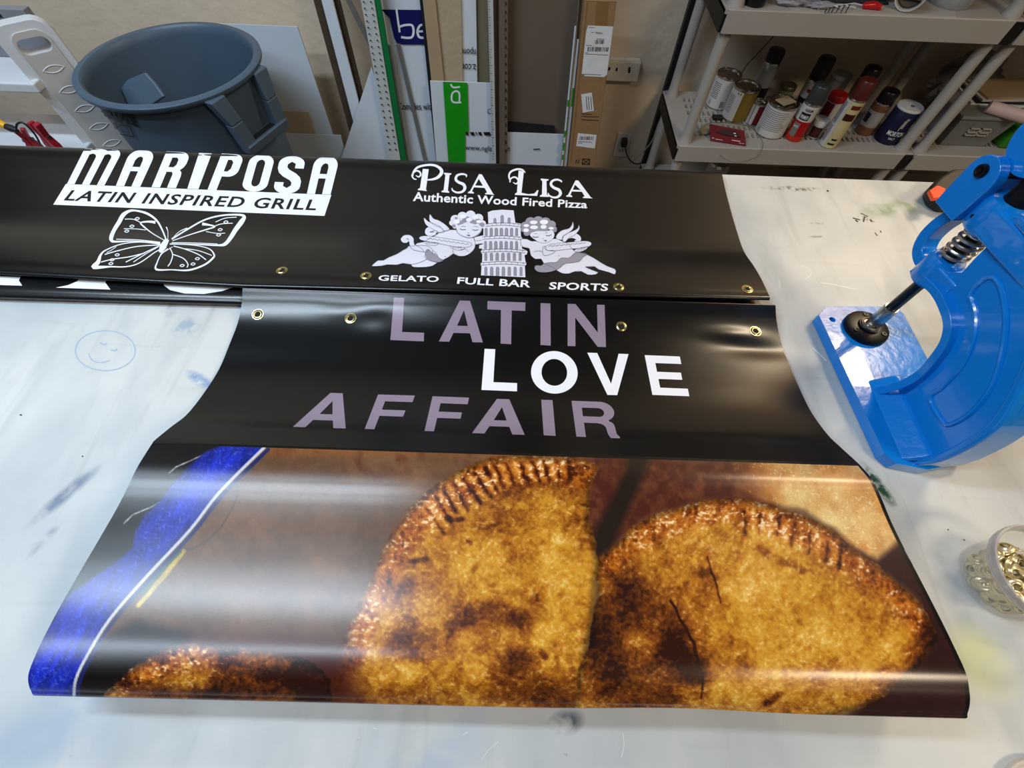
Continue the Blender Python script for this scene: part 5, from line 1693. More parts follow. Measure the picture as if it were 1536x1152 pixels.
def shelf_unit(x0, x1, label, tiers, slots_for):
    t = thing('shelf_unit', label, 'shelf', ((x0 + x1) / 2, (SY0 + SY1) / 2, 0), 'grey resin shelf units')
    for z in tiers:
        bm = bmesh.new()
        if z in slots_for:
            # solid rails front, rear and sides, cross bars and short slats leave the slots open
            add_box(bm, (x0, SY0, z - .012), (x1, SY0 + .075, z))
            add_box(bm, (x0, SY1 - .05, z - .012), (x1, SY1, z))
            add_box(bm, (x0, SY0 + .075, z - .012), (x0 + .075, SY1 - .05, z))
            add_box(bm, (x1 - .075, SY0 + .075, z - .012), (x1, SY1 - .05, z))
            yy = SY0 + .075
            while yy < SY1 - .06:
                add_box(bm, (x0 + .075, yy + .038, z - .012), (x1 - .075, yy + .052, z - .0004))
                yy += .052
            n = int((x1 - x0 - .15) / .0215)
            for k in range(n + 1):
                xx = x0 + .075 + (x1 - x0 - .15) * k / n
                add_box(bm, (xx - .0055, SY0 + .075, z - .012), (xx + .0055, SY1 - .05, z - .0008))
        else:
            add_box(bm, (x0, SY0, z - .012), (x1, SY1, z))
        sh = from_bm('shelf', bm, M_resin, t)
        bm = bmesh.new()
        add_box(bm, (x0 + .008, SY0 - .004, z - .064), (x1 - .036, SY0 + .006, z + .001))
        add_box(bm, (x0 + .012, SY1 - .006, z - .064), (x1 - .012, SY1 + .004, z + .001))
        from_bm('rim', bm, M_resin, sh, bevel=.002)
        for xa, xb in ((x0, x0 + .008), (x1 - .034, x1)):
            box('end_panel', (xa, SY0 + (.008 if xa == x0 else -.003), z - .064), (xb, SY1 - .008, z - .002), M_endp, sh, bevel=.001)
    tz = [0.0] + list(tiers)
    for px_ in (x0 + .036, x1 - .036):
        for py_ in (SY0 + .036, SY1 - .036):
            for a, b in zip(tz, tz[1:]):
                prof = [(.0, a), (.027, a), (.026, a + .006), (.0215, a + .022), (.0205, a + .04), (.0205, b - .06), (.022, b - .013), (0, b - .013)]
                lathe('post', prof, M_resin, t, 20, c=(px_, py_, 0))
    return t


SZ = (0.15, 0.505, 0.951, 1.36)
XA0 = float(on_z(1027, 213, .5)[0]) - .036
XA1 = float(on_z(1352, 227, .5)[0]) + .036
shelf_unit(XA0, XA1, 'grey resin shelf unit holding paint cans and spray cans', SZ, (0.505,))
XB0 = float(on_z(1384, 234, .5)[0]) - .036
shelf_unit(XB0, XB0 + (XA1 - XA0), 'grey resin shelf unit at the right with a clear storage bin', SZ, (0.505,))

M_tin = mat('tin_metal', (196, 190, 180), 0.22, 1.0)
M_paper = mat('can_paper', (206, 200, 196), 0.55, var=0.05)
M_grime = mat('printed_text_grey', (96, 90, 88), 0.6)


def band_print(parent, cx_, cy_, r, items, m, name='printed_text'):
    """items: (angle0, angle1, z0, z1) patches wrapped on a cylinder"""
    bm = bmesh.new()
    for a0, a1, z0, z1 in items:
        n = max(1, int(abs(a1 - a0) / 12))
        for i in range(n):
            q0, q1 = math.radians(a0 + (a1 - a0) * i / n), math.radians(a0 + (a1 - a0) * (i + 1) / n)
            bm.faces.new([bm.verts.new((cx_ + r * math.cos(q), cy_ + r * math.sin(q), z)) for q, z in ((q0, z0), (q1, z0), (q1, z1), (q0, z1))])
    return from_bm(name, bm, m, parent)


def cyl_text(parent, cx_, cy_, r, s, a0, a1, z0, z1, m, name='printed_text'):
    V, Fc = glyphs(s, 0.02, 0.0, 1.0)
    bm = bmesh.new()
    vs = []
    for x, y in V:
        a = math.radians(a0 + (a1 - a0) * x)
        vs.append(bm.verts.new((cx_ + r * math.cos(a), cy_ + r * math.sin(a), z0 + (z1 - z0) * y)))
    for f in Fc:
        try: bm.faces.new([vs[i] for i in f])
        except ValueError: pass
    return from_bm(name, bm, m, parent)


def facing(cx_, cy_): return math.degrees(math.atan2(-cy_, -cx_))


def paint_can(px, py, z, r, h, label, wrap, extras=(), rough=None):
    p = on_z(px, py, z)
    # px,py is the centre of the footprint
    x, y = float(p[0]), float(p[1])
    t = thing('paint_can', label, 'paint can', (x, y, z), 'paint cans on the shelf')
    lathe('can_body', [(0, z + .001), (r, z + .001), (r + .0012, z + .003), (r, z + .006), (r, z + h - .008), (r + .0018, z + h - .005), (r + .0018, z + h), (r - .003, z + h), (r - .004, z + h - .005)], M_tin, t, 40, c=(x, y, 0))
    lathe('lid', [(r - .004, z + h - .005), (r - .006, z + h - .001), (r - .010, z + h - .001), (r - .012, z + h - .006), (0, z + h - .0055)], M_tin, t, 36, c=(x, y, 0))
    f = facing(x, y)
    for a0, a1, z0, z1, m in wrap:
        band = bmesh.new(); n = 36
        ring = []
        for i in range(n + 1):
            a = math.radians(f + a0 + (a1 - a0) * i / n)
            ring.append([band.verts.new((x + (r + .0006) * math.cos(a), y + (r + .0006) * math.sin(a), zz2)) for zz2 in (z + z0 * h, z + z1 * h)])
        for a_, b_ in zip(ring, ring[1:]): band.faces.new([a_[0], b_[0], b_[1], a_[1]])
        from_bm('paper_wrap', band, m, t, smooth=True)
    items = [(f + a, f + b, z + c * h, z + d * h) for a, b, c, d in extras]
    if items: band_print(t, x, y, r + .0011, items, M_grime)
    return t, x, y, f


def spray(px, py, z, r, h, label, bands, cap, caph, capr=None, texts=()):
    p = on_z(px, py, z); x, y = float(p[0]), float(p[1])
    t = thing('spray_can', label, 'spray can', (x, y, z), 'spray cans on the shelf')
    top = h - caph
    sh = top - .012
    lathe('can_body', [(0, z + .002), (r - .003, z + .001), (r, z + .004), (r, z + sh), (r * .75, z + top), (0, z + top)], M_tin, t, 32, c=(x, y, 0))
    capr = capr or r * .97
    lathe('cap', [(capr, z + top - .006), (capr, z + h - .006), (capr - .003, z + h - .001), (capr - .006, z + h), (0, z + h)], cap, t, 32, c=(x, y, 0))
    f = facing(x, y)
    for k, (a0, a1, z0, z1, m) in enumerate(bands):
        band = bmesh.new(); n = 36; ring = []
        rr_ = r + .0004 + .00015 * k
        for i in range(n + 1):
            a = math.radians(f + a0 + (a1 - a0) * i / n)
            ring.append([band.verts.new((x + rr_ * math.cos(a), y + rr_ * math.sin(a), zz2)) for zz2 in (z + .003 + z0 * (sh - .004), z + .003 + z1 * (sh - .004))])
        for a_, b_ in zip(ring, ring[1:]): band.faces.new([a_[0], b_[0], b_[1], a_[1]])
        from_bm('printed_band', band, m, t, smooth=True)
    for s_, a0, a1, z0, z1, m in texts: cyl_text(t, x, y, r + .0018, s_, f + a0, f + a1, z + z0 * sh, z + z1 * sh, m)
    return t


mc = lambda n, c, **k: mat(n, c, k.pop('rough', .4), **k)
Z5 = .505
lines = [(-60 + 5, -15, .78 - .055 * k, .80 - .055 * k) for k in range(9)]
paint_can(1076, 157, Z5, .050, .125, 'paint can with white label, rearmost at the shelf left end', [(-180, 180, .04, .93, M_paper)], lines + [(10, 12, .1, .3), (14, 17, .1, .3), (19, 20, .1, .3), (22, 25, .1, .3), (-50, -48, .1, .25), (-45, -42, .1, .25)])
paint_can(1101, 175, Z5, .052, .125, 'paint can half white and half olive gold', [(-100, 0, .04, .93, M_paper), (0, 260, .04, .93, mc('olive_gold', (150, 126, 52), metal=.5))], [(-70, -30, .74 - .055 * k, .76 - .055 * k) for k in range(10)] + [(-25, -8, .84, .9)])
paint_can(1127, 184, Z5, .027, .085, 'small tin with white, navy and dark red label', [(-180, 5, .04, .93, M_paper), (5, 120, .04, .93, mc('dark_red', (120, 16, 22)))], [(-30, -24, .05, .9)])
t, x, y, f = paint_can(1153, 198, Z5, .056, .122, 'large paint can with cream label and cardboard scrap on its lid', [(-180, 180, .04, .92, M_paper)], [(-62, 40 + 8 * math.sin(k), .84 - .058 * k, .855 - .058 * k) for k in range(11)] + [(-58 + 5 * k, -56 + 5 * k, .06, .24) for k in range(4)])
cs = box('cardboard_scrap', (x - .032, y - .026, Z5 + .123), (x + .034, y + .022, Z5 + .126), M_cardb2, None, mtx=Matrix.Translation((x, y, 0)) @ Matrix.Rotation(.5, 4, 'Z') @ Matrix.Translation((-x, -y, 0)))
tag(cs, 'cardboard scrap lying on the lid of the cream paint can', 'cardboard')
M_bcap = mc('black_cap', (14, 14, 15), rough=.35)
spray(1128, 158, Z5, .033, .215, 'spray can with silver band and black base at the back left', [(-180, 180, 0, .5, M_bcap), (-180, 180, .5, 1, mc('silver_paint', (170, 170, 174), metal=.6))], M_bcap, .035)
spray(1196, 170, Z5, .033, .215, 'spray can with tall black cap and grey label in the back row', [(-180, 180, 0, 1, mc('pale_grey', (168, 166, 170))), (-20, 40, .72, .82, mc('dark_red', (120, 16, 22))), (-60, 30, .4, .55, M_dark)], M_bcap, .07)
M_wred = mc('spray_red', (172, 16, 14))
spray(1189, 207, Z5, .032, .205, 'red and white spray can with dark grey green cap', [(-180, 180, 0, .58, M_wred), (-180, 180, .58, 1, M_paper), (-35, 30, .62, .82, M_dark), (-45, 0, .1, .52, mc('mid_grey', (120, 116, 112))), (-180, 180, 0, .14, mc('orange_red', (190, 40, 22)))],
      mc('grey_green_cap', (54, 58, 54), rough=.4), .055, None, (('PRIMER', -28, 24, .66, .76, M_label), ('CLEAN METAL', -42, -4, .40, .46, M_label), ('OLEUM', -20, 30, .86, .93, M_dark)))
spray(1241, 217, Z5, .032, .245, 'tall beige spray can with rust brown cap, nearest the shelf edge', [(-180, 180, 0, 1, mc('pale_yellow', (206, 190, 140))), (-90, -22, 0, 1, M_paper), (-72, -40, .5, .95, mc('lilac_grey', (150, 144, 156))), (-72, -40, .1, .46, mc('lilac_grey', (150, 144, 156))),
      (-10, 60, .62, .76, mc('maroon', (66, 20, 22))), (5, 40, .18, .22, M_dark), (-5, 40, .08, .12, M_dark), (0, 60, .86, .94, mc('rust', (100, 34, 24)))], mc('rust_cap', (86, 30, 22), rough=.4), .055)
spray(1294, 198, Z5, .033, .165, 'squat brown spray can with grey label and black cap', [(-180, 180, 0, 1, mc('brown_paint', (118, 82, 58))), (-70, 70, .28, .8, mc('pale_grey', (168, 166, 170))), (-60, -20, .4, .7, M_dark)], M_bcap, .035)
spray(1262, 178, Z5, .032, .200, 'dark spray can almost hidden behind the tall beige one', [(-180, 180, 0, 1, mc('smoke_grey', (96, 98, 92)))], M_bcap, .03)
# pots and tubs
def pot(name, cat_, px, py, z, r, h, label, body, lid, lidh, grp=None, bands=(), lidr=None):
    p = on_z(px, py, z); x, y = float(p[0]), float(p[1])
    t = thing(name, label, cat_, (x, y, z), grp)
    lathe('body', [(0, z + .001), (r - .002, z + .001), (r, z + .004), (r, z + h - lidh - .006), (r * .92, z + h - lidh), (0, z + h - lidh)], body, t, 32, c=(x, y, 0))
    lr = lidr or r * 1.04
    lathe('lid', [(lr, z + h - lidh - .002), (lr, z + h - .003), (lr - .002, z + h), (lr - .006, z + h), (0, z + h - .0005)], lid, t, 32, c=(x, y, 0))
    f = facing(x, y)
    for a0, a1, z0, z1, m in bands: band_print(t, x, y, r + .0006, [(f + a0, f + a1, z + z0 * h, z + z1 * h)], m, 'printed_band')
    return t, x, y, f
M_wpl = mc('white_pot_plastic', (206, 202, 198)); M_glassg = mat('green_glass', (90, 130, 80), .1, alpha=.55)
pot('white_bottle', 'bottle', 1219, 203, Z5, .030, .068, 'white pot with dark maroon label between red and beige spray cans', M_wpl, M_wpl, .018, None, [(-35, 45, .1, .68, mc('maroon', (66, 20, 22)))])
pot('red_lidded_bottle', 'bottle', 1231, 187, Z5, .032, .125, 'white bottle with maroon label and bright red lid', M_wpl, mc('bright_red', (160, 16, 18)), .022, None, [(-60, 15, .3, .78, mc('deep_maroon', (120, 18, 34)))], .034)
pot('glass_jar', 'jar', 1168, 158, Z5, .032, .085, 'small green glass jar in the dark back row', M_glassg, mc('dull_lid', (100, 90, 80), metal=.6), .012)
pot('frosted_jar', 'jar', 1238, 155, Z5, .04, .12, 'frosted clear jar in the dark back row', mat('frosted_plastic', (150, 155, 160), .4, alpha=.55), mc('pale_grey', (168, 166, 170)), .01)
t, x, y, f = pot('salt_canister', 'canister', 1328, 209, Z5, .0475, .135, 'navy salt canister with white top and the letters MOR', mc('navy_card', (12, 15, 54), rough=.5), M_wpl, .006, None, [], .0475)
cyl_text(t, x, y, .0487, 'MORTON', f - 12, f + 62, Z5 + .038, Z5 + .056, M_label, 'lettering')
cyl_text(t, x, y, .0487, 'SALT', f + 8, f + 34, Z5 + .024, Z5 + .032, M_label, 'lettering')
band_print(t, x, y, .0487, [(f + 22, f + 34, Z5 + .07, Z5 + .10), (f + 20, f + 24, Z5 + .06, Z5 + .085), (f + 26, f + 38, Z5 + .10, Z5 + .108)], mc('pale_emblem', (170, 160, 150)), 'emblem')
bm = bmesh.new(); add_box(bm, (x - .004, y - .012, Z5 + .1345), (x + .008, y - .002, Z5 + .1375)); from_bm('spout', bm, M_grime, t)
# red blister card, cream lump, foam block, wire loop
rc = thing('red_card_pack', 'dark red card pack leaning near the shelf front edge', 'package', tuple(on_z(1092, 215, Z5)))
a, b, c_, d_ = [Vector(on_z(px, py, Z5 + hh)) for px, py, hh in ((1066, 211, .004), (1119, 219, .004), (1117, 196, .035), (1065, 186, .045))]
bm = bmesh.new(); add_prism(bm, [a, b, c_, d_], (0, .006, -.003)); from_bm('card', bm, mc('card_red', (112, 12, 26), rough=.6), rc, bevel=.0008)
nn = (b - a).cross(d_ - a).normalized()
if nn.y > 0: nn = -nn
U_, V_ = (b - a), (d_ - a)
ik = Ink(); ik.poly([(.12 + .0, .55), (.3, .78), (.5, .84), (.72, .8), (.86, .5), (.5, .46)]); ik.build('dark_picture', lambda u, v: (np.array(a + U_ * u + V_ * v), np.array(nn)), mc('card_dark', (58, 10, 16), rough=.6), rc, .0006)
ik = Ink()
for x0, y0, x1, y1 in ((.04, .16, .1, .2), (.14, .12, .34, .15), (.6, .2, .84, .24), (.8, .1, .95, .12), (.66, .62, .72, .68), (.68, .48, .74, .53)): ik.poly([(x0, y0), (x1, y0), (x1, y1), (x0, y1)])
ik.build('pale_print', lambda u, v: (np.array(a + U_ * u + V_ * v), np.array(nn)), M_label, rc, .0009)
p = on_z(1056, 201, Z5)
bm = bmesh.new(); bmesh.ops.create_icosphere(bm, subdivisions=2, radius=.022, matrix=Matrix.Translation((p[0], p[1], Z5 + .02)) @ Matrix.Diagonal((1.3, .7, .95, 1)))
for v in bm.verts: v.co += Vector((random.uniform(-.004, .004), random.uniform(-.004, .004), random.uniform(-.003, .003)))
s = from_bm('crumpled_wrapper', bm, mc('cream_wrapper', (170, 160, 138), rough=.3)); tag(s, 'crumpled cream wrapper beside the red card pack', 'wrapper')
p = on_z(1075, 178, Z5)
s = box('foam_block', (p[0] - .02, p[1] - .015, Z5), (p[0] + .022, p[1] + .012, Z5 + .012), M_blackb, bevel=.002); tag(s, 'small black foam block in front of the white labelled can', 'foam block')
cpts = catmull([on_z(x, y, Z5 + .003) for x, y in ((1050, 197), (1058, 187), (1068, 184), (1090, 184), (1125, 190), (1142, 208), (1143, 224))] + [on_z(x, y, Z5 - .03) for x, y in ((1134, 236), (1112, 243), (1090, 240), (1070, 222), (1062, 206))], 6)
s = tube('wire_loop', cpts, .0009, mc('grey_wire', (90, 86, 84)), None, 6); tag(s, 'thin wire loop hanging over the front shelf edge', 'wire')
cpts = catmull([on_y(x, y, 2.12) for x, y in ((1160, 55), (1135, 82), (1120, 98), (1108, 118))], 5)
s = tube('black_wire', cpts, .002, M_blackb, None, 6); tag(s, 'black wire hanging down the wall behind the cans', 'wire')

# upper tier clutter
Z8 = .951
def oz(x, y, z=Z8): return Vector(on_z(x, y, z))
pot('black_jar', 'jar', 1130, 6, Z8, .034, .05, 'black lidded jar on the upper shelf beside the post', M_bcap, M_bcap, .02)
s = bmesh.new(); a, b, c_, d_ = oz(1190, 20), oz(1436, 29), oz(1432, 18), oz(1180, 8)
a.y = max(a.y, SY0 + .002); a.y += 0; b.y = max(b.y, SY0 + .002); add_prism(s, [a, b, c_, d_], (0, 0, .0015)); s = from_bm('paper_sheet', s, mc('beige_sheet', (190, 182, 174))); tag(s, 'flat sheet of paper on the upper shelf front edge', 'paper')
bag = Ink
def crumple(name, label, cat_, pts, r, m, seed):
    rnd = random.Random(seed)
    bm = bmesh.new()
    bmesh.ops.create_icosphere(bm, subdivisions=4, radius=1)
    c = sum(pts, Vector()) / len(pts)
    for v in bm.verts:
        q = v.co.copy()
        k = 1 + .35 * (float(vnoise(np.array([q.x * 3 + seed]), np.array([q.y * 3 + q.z * 4]), seed)[0]) - .5) + .2 * (float(vnoise(np.array([q.x * 8]), np.array([q.y * 8 + q.z * 9]), seed)[0]) - .5)
        v.co = Vector((c.x + q.x * r[0] * k, c.y + q.y * r[1] * k, c.z + r[2] * 1.2 + q.z * r[2] * k))
    o = from_bm(name, bm, m, None, smooth=True)
    tag(o, label, cat_)
    return o
M_clearbag = mat('crinkled_clear_bag', (190, 188, 196), .18, var=.2, scale=60, alpha=.65)
crumple('plastic_bag', 'crinkled clear plastic bag on the upper shelf beside the black jar', 'bag', [oz(1190, 8)], (.075, .03, .018), M_clearbag, 3)
crumple('small_parts_bag', 'flat clear bag of white parts on the upper shelf', 'bag', [oz(1225, 12)], (.05, .022, .008), M_clearbag, 9)
for k in range(7):
    x = 1205 + 10 * k
    a = oz(x, 12 + (k % 3) * 2); b = oz(x + 26, 13 + (k % 2) * 3)
    s = tube('zip_tie', [a + Vector((0, 0, .003 + .001 * k)), (a + b) / 2 + Vector((0, .004, .006 + .001 * k)), b + Vector((0, 0, .003 + .001 * k))], .0015, M_label, None, 6)
    tag(s, 'white plastic zip tie in the heap on the upper shelf', 'zip tie', 'white zip ties on the upper shelf')
for k, x in enumerate((1236, 1241, 1246, 1253, 1260, 1267)):
    t = thing('screw', 'small dark screw standing on the upper shelf paper', 'screw', tuple(oz(x, 20)), 'dark screws on the upper shelf')
    p = oz(x, 21)
    L_ = .010 + .002 * k
    lathe('shank', [(0, .0015), (.0016, .004), (.0016, .0015 + L_)], M_steel, t, 8, c=tuple(p))
    lathe('head', [(.0016, .0015 + L_), (.0042, .003 + L_), (.0042, .004 + L_), (0, .004 + L_)], M_steel, t, 10, c=tuple(p))
rdl = thing('red_clip', 'small red plastic clip on the upper shelf', 'clip', tuple(oz(1304, 15)))
a, b = oz(1292, 14), oz(1317, 16)
tube('clip_body', [a + Vector((0, 0, .01)), (a + b) / 2 + Vector((0, 0, .013)), b + Vector((0, 0, .009))], [.008, .011, .008], mc('clip_red', (200, 20, 30), rough=.3), rdl, 12)
tube('clip_tab', [(a + b) / 2 + Vector((.004, -.006, .016)), b + Vector((.002, -.004, .004))], [.005, .004], mc('clip_red', (200, 20, 30)), rdl, 10)
tr_ = thing('tool_tray', 'dark flat tool tray at the back of the upper shelf', 'tray', tuple(oz(1245, 2)))
a, b = oz(1226, 4), oz(1330, 6)
bm = bmesh.new(); add_box(bm, (a.x, a.y, Z8), (b.x, a.y + .11, Z8 + .006)); from_bm('tray_base', bm, M_blackb, tr_, bevel=.002)
box('tray_top', (a.x - .02, a.y + .02, Z8 + .0065), (b.x + .02, a.y + .11, Z8 + .02), mc('pale_tray', (170, 175, 190)), tr_, bevel=.003)
# paper cup lying on its side, clear tub
M_cup = mc('paper_cup', (200, 194, 186), rough=.5)
cu = thing('paper_cup', 'white paper cup lying on its side with dark residue, upper shelf', 'cup', tuple(oz(1350, 18)))
p = oz(1352, 18)
mt = Matrix.Translation((p.x, p.y + .0, Z8 + .046)) @ Matrix.Rotation(math.radians(-35), 4, 'Z') @ Matrix.Rotation(math.radians(82), 4, 'X')
lathe('cup_wall', [(.030, -.075), (.041, 0), (.043, 0), (.043, .003), (.040, .003), (.029, -.072), (0, -.072)], M_cup, cu, 36, mtx=mt)
bm = bmesh.new(); add_lathe(bm, [(0, -.035), (.02, -.034), (.034, -.03), (.036, -.012)], 16, mtx=mt)
for v in bm.verts: v.co.z = min(v.co.z, Z8 + .03)
from_bm('residue', bm, mc('brown_residue', (86, 72, 56), rough=.7), cu)
M_tubc = mat('clear_tub_plastic', (190, 192, 194), .2, var=.15, scale=40, alpha=.45)
p = oz(1428, 10)
tt = thing('clear_tub', 'clear round plastic tub at the right end of the upper shelf', 'tub', (p.x, p.y + .03, Z8))
lathe('tub_wall', [(0, .001), (.062, .001), (.075, .06), (.081, .10), (.083, .10), (.083, .103), (.079, .103), (.073, .06), (.06, .004), (0, .004)], M_tubc, tt, 44, c=(p.x, p.y + .03, Z8))
lathe('tub_contents', [(0, .012), (.058, .010), (.062, .03), (.04, .038), (0, .035)], mc('grey_contents', (130, 128, 124), rough=.6, var=.3, scale=90), tt, 30, c=(p.x, p.y + .03, Z8))
s = crumple('dark_bag', 'crumpled dark bag behind the clear tub on the upper shelf', 'bag', [oz(1490, 6) + Vector((-.04, .1, 0))], (.07, .05, .03), M_blackb, 5)

# right unit, middle tier
def ozb(x, y): return Vector(on_z(x, y, Z5))
bl, brr = ozb(1400, 221), ozb(1478, 224)
cb = thing('storage_bin', 'clear storage bin with a paper label on the right shelf unit', 'storage box', (bl.x + .1, bl.y + .1, Z5))
M_clear = mat('cloudy_clear_plastic', (150, 150, 146), .3, var=.1, scale=12, alpha=.6)
x0, x1, y0, y1, hb = bl.x + .015, brr.x + .02, bl.y, bl.y + .18, .115
bm = bmesh.new()
def tub_box(bm, x0, x1, y0, y1, z0, z1, fl, th):
    lo = [(x0 + fl, y0 + fl), (x1 - fl, y0 + fl), (x1 - fl, y1 - fl), (x0 + fl, y1 - fl)]; hi = [(x0, y0), (x1, y0), (x1, y1), (x0, y1)]
    a = [bm.verts.new((*p, z0)) for p in lo]; b = [bm.verts.new((*p, z1)) for p in hi]
    ci = ((x0 + x1) / 2, (y0 + y1) / 2)
    sh = lambda p: (p[0] + (th if p[0] < ci[0] else -th), p[1] + (th if p[1] < ci[1] else -th))
    c = [bm.verts.new((*sh(p), z1)) for p in hi]; d = [bm.verts.new((*sh(p), z0 + th)) for p in lo]
    bm.faces.new(a); bm.faces.new(d[::-1])
    for i in range(4):
        j = (i + 1) % 4
        bm.faces.new([a[i], a[j], b[j], b[i]]); bm.faces.new([b[i], b[j], c[j], c[i]]); bm.faces.new([c[i], c[j], d[j], d[i]])
tub_box(bm, x0, x1, y0, y1, Z5 + .001, Z5 + hb, .018, .003)
from_bm('bin_body', bm, M_clear, cb, bevel=.003)
box('bin_lid', (x0 - .008, y0 - .008, Z5 + hb), (x1 + .008, y1 + .008, Z5 + hb + .012), mat('grey_clear_lid', (140, 138, 132), .3, alpha=.8), cb, bevel=.004)
box('contents', (x0 + .03, y0 + .03, Z5 + .006), (x1 - .03, y1 - .03, Z5 + .07), mc('bin_contents', (96, 92, 86), rough=.8, var=.4, scale=60), cb, bevel=.01)
p = Vector(on_y(1468, 199, y0 + .005))
bm = bmesh.new()
for (u0, v0, u1, v1) in ((-.045, -.012, .045, -.009), (-.045, .014, .045, .017), (-.045, -.012, -.042, .017), (.042, -.012, .045, .017), (-.004, -.012, .006, .017), (-.045, -.001, .045, .003)):
    add_box(bm, (p.x + u0 - .005, y0 + .000, p.z + v0), (p.x + u1 - .005, y0 + .008, p.z + v1))
from_bm('label_frame', bm, mc('pale_label_lines', (176, 168, 156)), cb)
rl2 = thing('pink_roll', 'pale pink rolled sheet lying on the clear storage bin', 'roll', (p.x, y0, Z5 + hb + .012))
q0, q1 = Vector((on_y(1484, 158, y0 + .03)[0], y0 + .03, Z5 + hb + .034)), Vector((on_y(1545, 168, y0 - .03)[0], y0 - .04, Z5 + hb + .034))
tube('roll_sheet', [q0, q1], .021, mc('pink_paper', (206, 178, 172), rough=.5), rl2, 20)
dn = (q1 - q0).normalized(); e1 = Vector((0, 0, 1)).cross(dn).normalized(); e2 = dn.cross(e1)
tube('roll_end', [q1 + dn * .0005 + (e1 * math.cos(a) + e2 * math.sin(a)) * (.004 + .0022 * a) for a in np.linspace(0, 6.2, 24)], .0012, mc('dark_pink', (120, 80, 76)), rl2, 6)
for k in range(4):
    s = box('paper_stack', (p.x - .06 + .02 * k, y0 + .08, Z5 + hb + .0125 + .007 * k), (p.x + .3 - .01 * k, y0 + .25 - .01 * k, Z5 + hb + .019 + .007 * k), (M_label, M_blackb, M_paper, M_cardb2)[k], None, mtx=Matrix.Translation((p.x, y0, 0)) @ Matrix.Rotation(.06 * k - .05, 4, 'Z') @ Matrix.Translation((-p.x, -y0, 0)))
    tag(s, ('white sheet bundle, lowest on the clear storage bin', 'black folder on the white bundle above the storage bin', 'cream paper bundle on the black folder', 'brown cardboard sheet topmost on the storage bin')[k], 'paper', 'papers on the storage bin')
s = crumple('clear_sack', 'large crinkled clear sack standing behind the storage bin', 'bag', [Vector((XB0 + .25, 2.075, Z5 + .003))], (.13, .045, .10), mat('dull_clear_sack', (120, 118, 116), .3, var=.2, scale=30, alpha=.7), 13)
gp = ozb(1500, 222)
s = box('green_crate', (x1 + .035, y0 + .005, Z5 + .001), (x1 + .22, y0 + .2, Z5 + .09), mc('bright_green', (52, 128, 24)), bevel=.01); tag(s, 'bright green box right of the clear storage bin', 'box')
# bottom tier clutter
Z1 = .15
def ozc(x, y): return Vector(on_z(x, y, Z1))
for k, (xx, yy_, r, h, lab, lm) in enumerate(((.70, 1.86, .045, .10, 'clear jar with white and green lid on the bottom shelf', M_glassg), (.86, 1.9, .04, .09, 'empty clear jar on the bottom shelf', M_tin), (.98, 2.02, .05, .12, 'short tin can on the bottom shelf', M_tin))):
    t = thing('jar', lab, 'jar', (xx, yy_, Z1))
    lathe('body', [(0, .002), (r, .002), (r, h * .8), (r * .85, h * .9), (0, h * .9)], mat('jar_glass', (170, 180, 176), .1, alpha=.45) if k < 2 else M_paper, t, 30, c=(xx, yy_, Z1))
    lathe('lid', [(r * .9, h * .88), (r * .9, h), (r * .8, h + .002), (0, h + .002)], lm, t, 30, c=(xx, yy_, Z1))
co = [(1.08 + (.07 + .003 * math.sin(k)) * math.cos(k * .35), 1.88 + (.06) * math.sin(k * .35), Z1 + .01 + .0009 * k) for k in range(90)]
s = tube('cable_coil', co, .004, M_blackb, None, 6); tag(s, 'black cable coil on the bottom shelf below the paint cans', 'cable')
s = box('cardboard_tray', (1.2, 1.8, Z1 + .001), (1.5, 2.0, Z1 + .05), M_cardb, bevel=.003); s.location.x = .06; tag(s, 'shallow brown box at the right of the bottom shelf', 'box')
# ------------------------------------------------------------------ blue eyelet press
M_blue = mat('blue_gloss_enamel', (6, 126, 216), 0.2, var=0.03, scale=10, bump=0.06, bscale=60, coat=0.6)
M_blk = mat('black_oxide_steel', (22, 22, 23), 0.35, 0.5)
M_chrome = mat('bright_steel', (190, 186, 180), 0.3, 1.0)
PX = 0.645                     # plane of the frame
PYc = 0.505                    # plunger axis
pr = thing('eyelet_press', 'heavy bright blue C-frame hand press on the right of the table', 'hand press', (PX, 0.4, TABLE))
H = TABLE


def yz_plate(bm, outer, holes, x0, x1):
    loops = [outer] + list(holes)
    tris = tessellate_polygon([[Vector((p[0], p[1], 0)) for p in l] for l in loops])
    flat = [p for l in loops for p in l]
    A = [bm.verts.new((x0, p[0], H + p[1])) for p in flat]; B = [bm.verts.new((x1, p[0], H + p[1])) for p in flat]
    for a, b, c in tris:
        bm.faces.new([A[a], A[b], A[c]]); bm.faces.new([B[c], B[b], B[a]])
    k = 0
    for l in loops:
        n = len(l)
        for i in range(n):
            a, b = k + i, k + (i + 1) % n
            bm.faces.new([A[a], A[b], B[b], B[a]])
        k += n


# base plate
bz = .022
f_l = on_z(1222, 475, H + bz); f_t = on_z(1238.5, 459, H + bz); n_l = on_z(1334, 688, H + bz); n_r = on_z(1396, 700, H + bz)
by0, by1 = .243, .556
bx0, bx1 = .562, .728
base_out = [(bx0 + .004, by1 - .022), (bx0 + .026, by1), (bx1 - .01, by1 + .004), (bx1, by1 - .012), (bx1, by0 + .05), (bx1 - .02, by0 + .012), (bx0 + .075, by0 - .004), (bx0 + .03, by0 + .004), (bx0 + .018, by0 + .02)]
hole_f = arc(bx0 + .026, by1 - .032, .0055, .0055, 0, 360, 14)[:-1]
hole_n = arc(bx0 + .052, by0 + .03, .0055, .0055, 0, 360, 14)[:-1]
bm = bmesh.new()
loops = [base_out, hole_f, hole_n]
tris = tessellate_polygon([[Vector((p[0], p[1], 0)) for p in l] for l in loops])
flat = [p for l in loops for p in l]
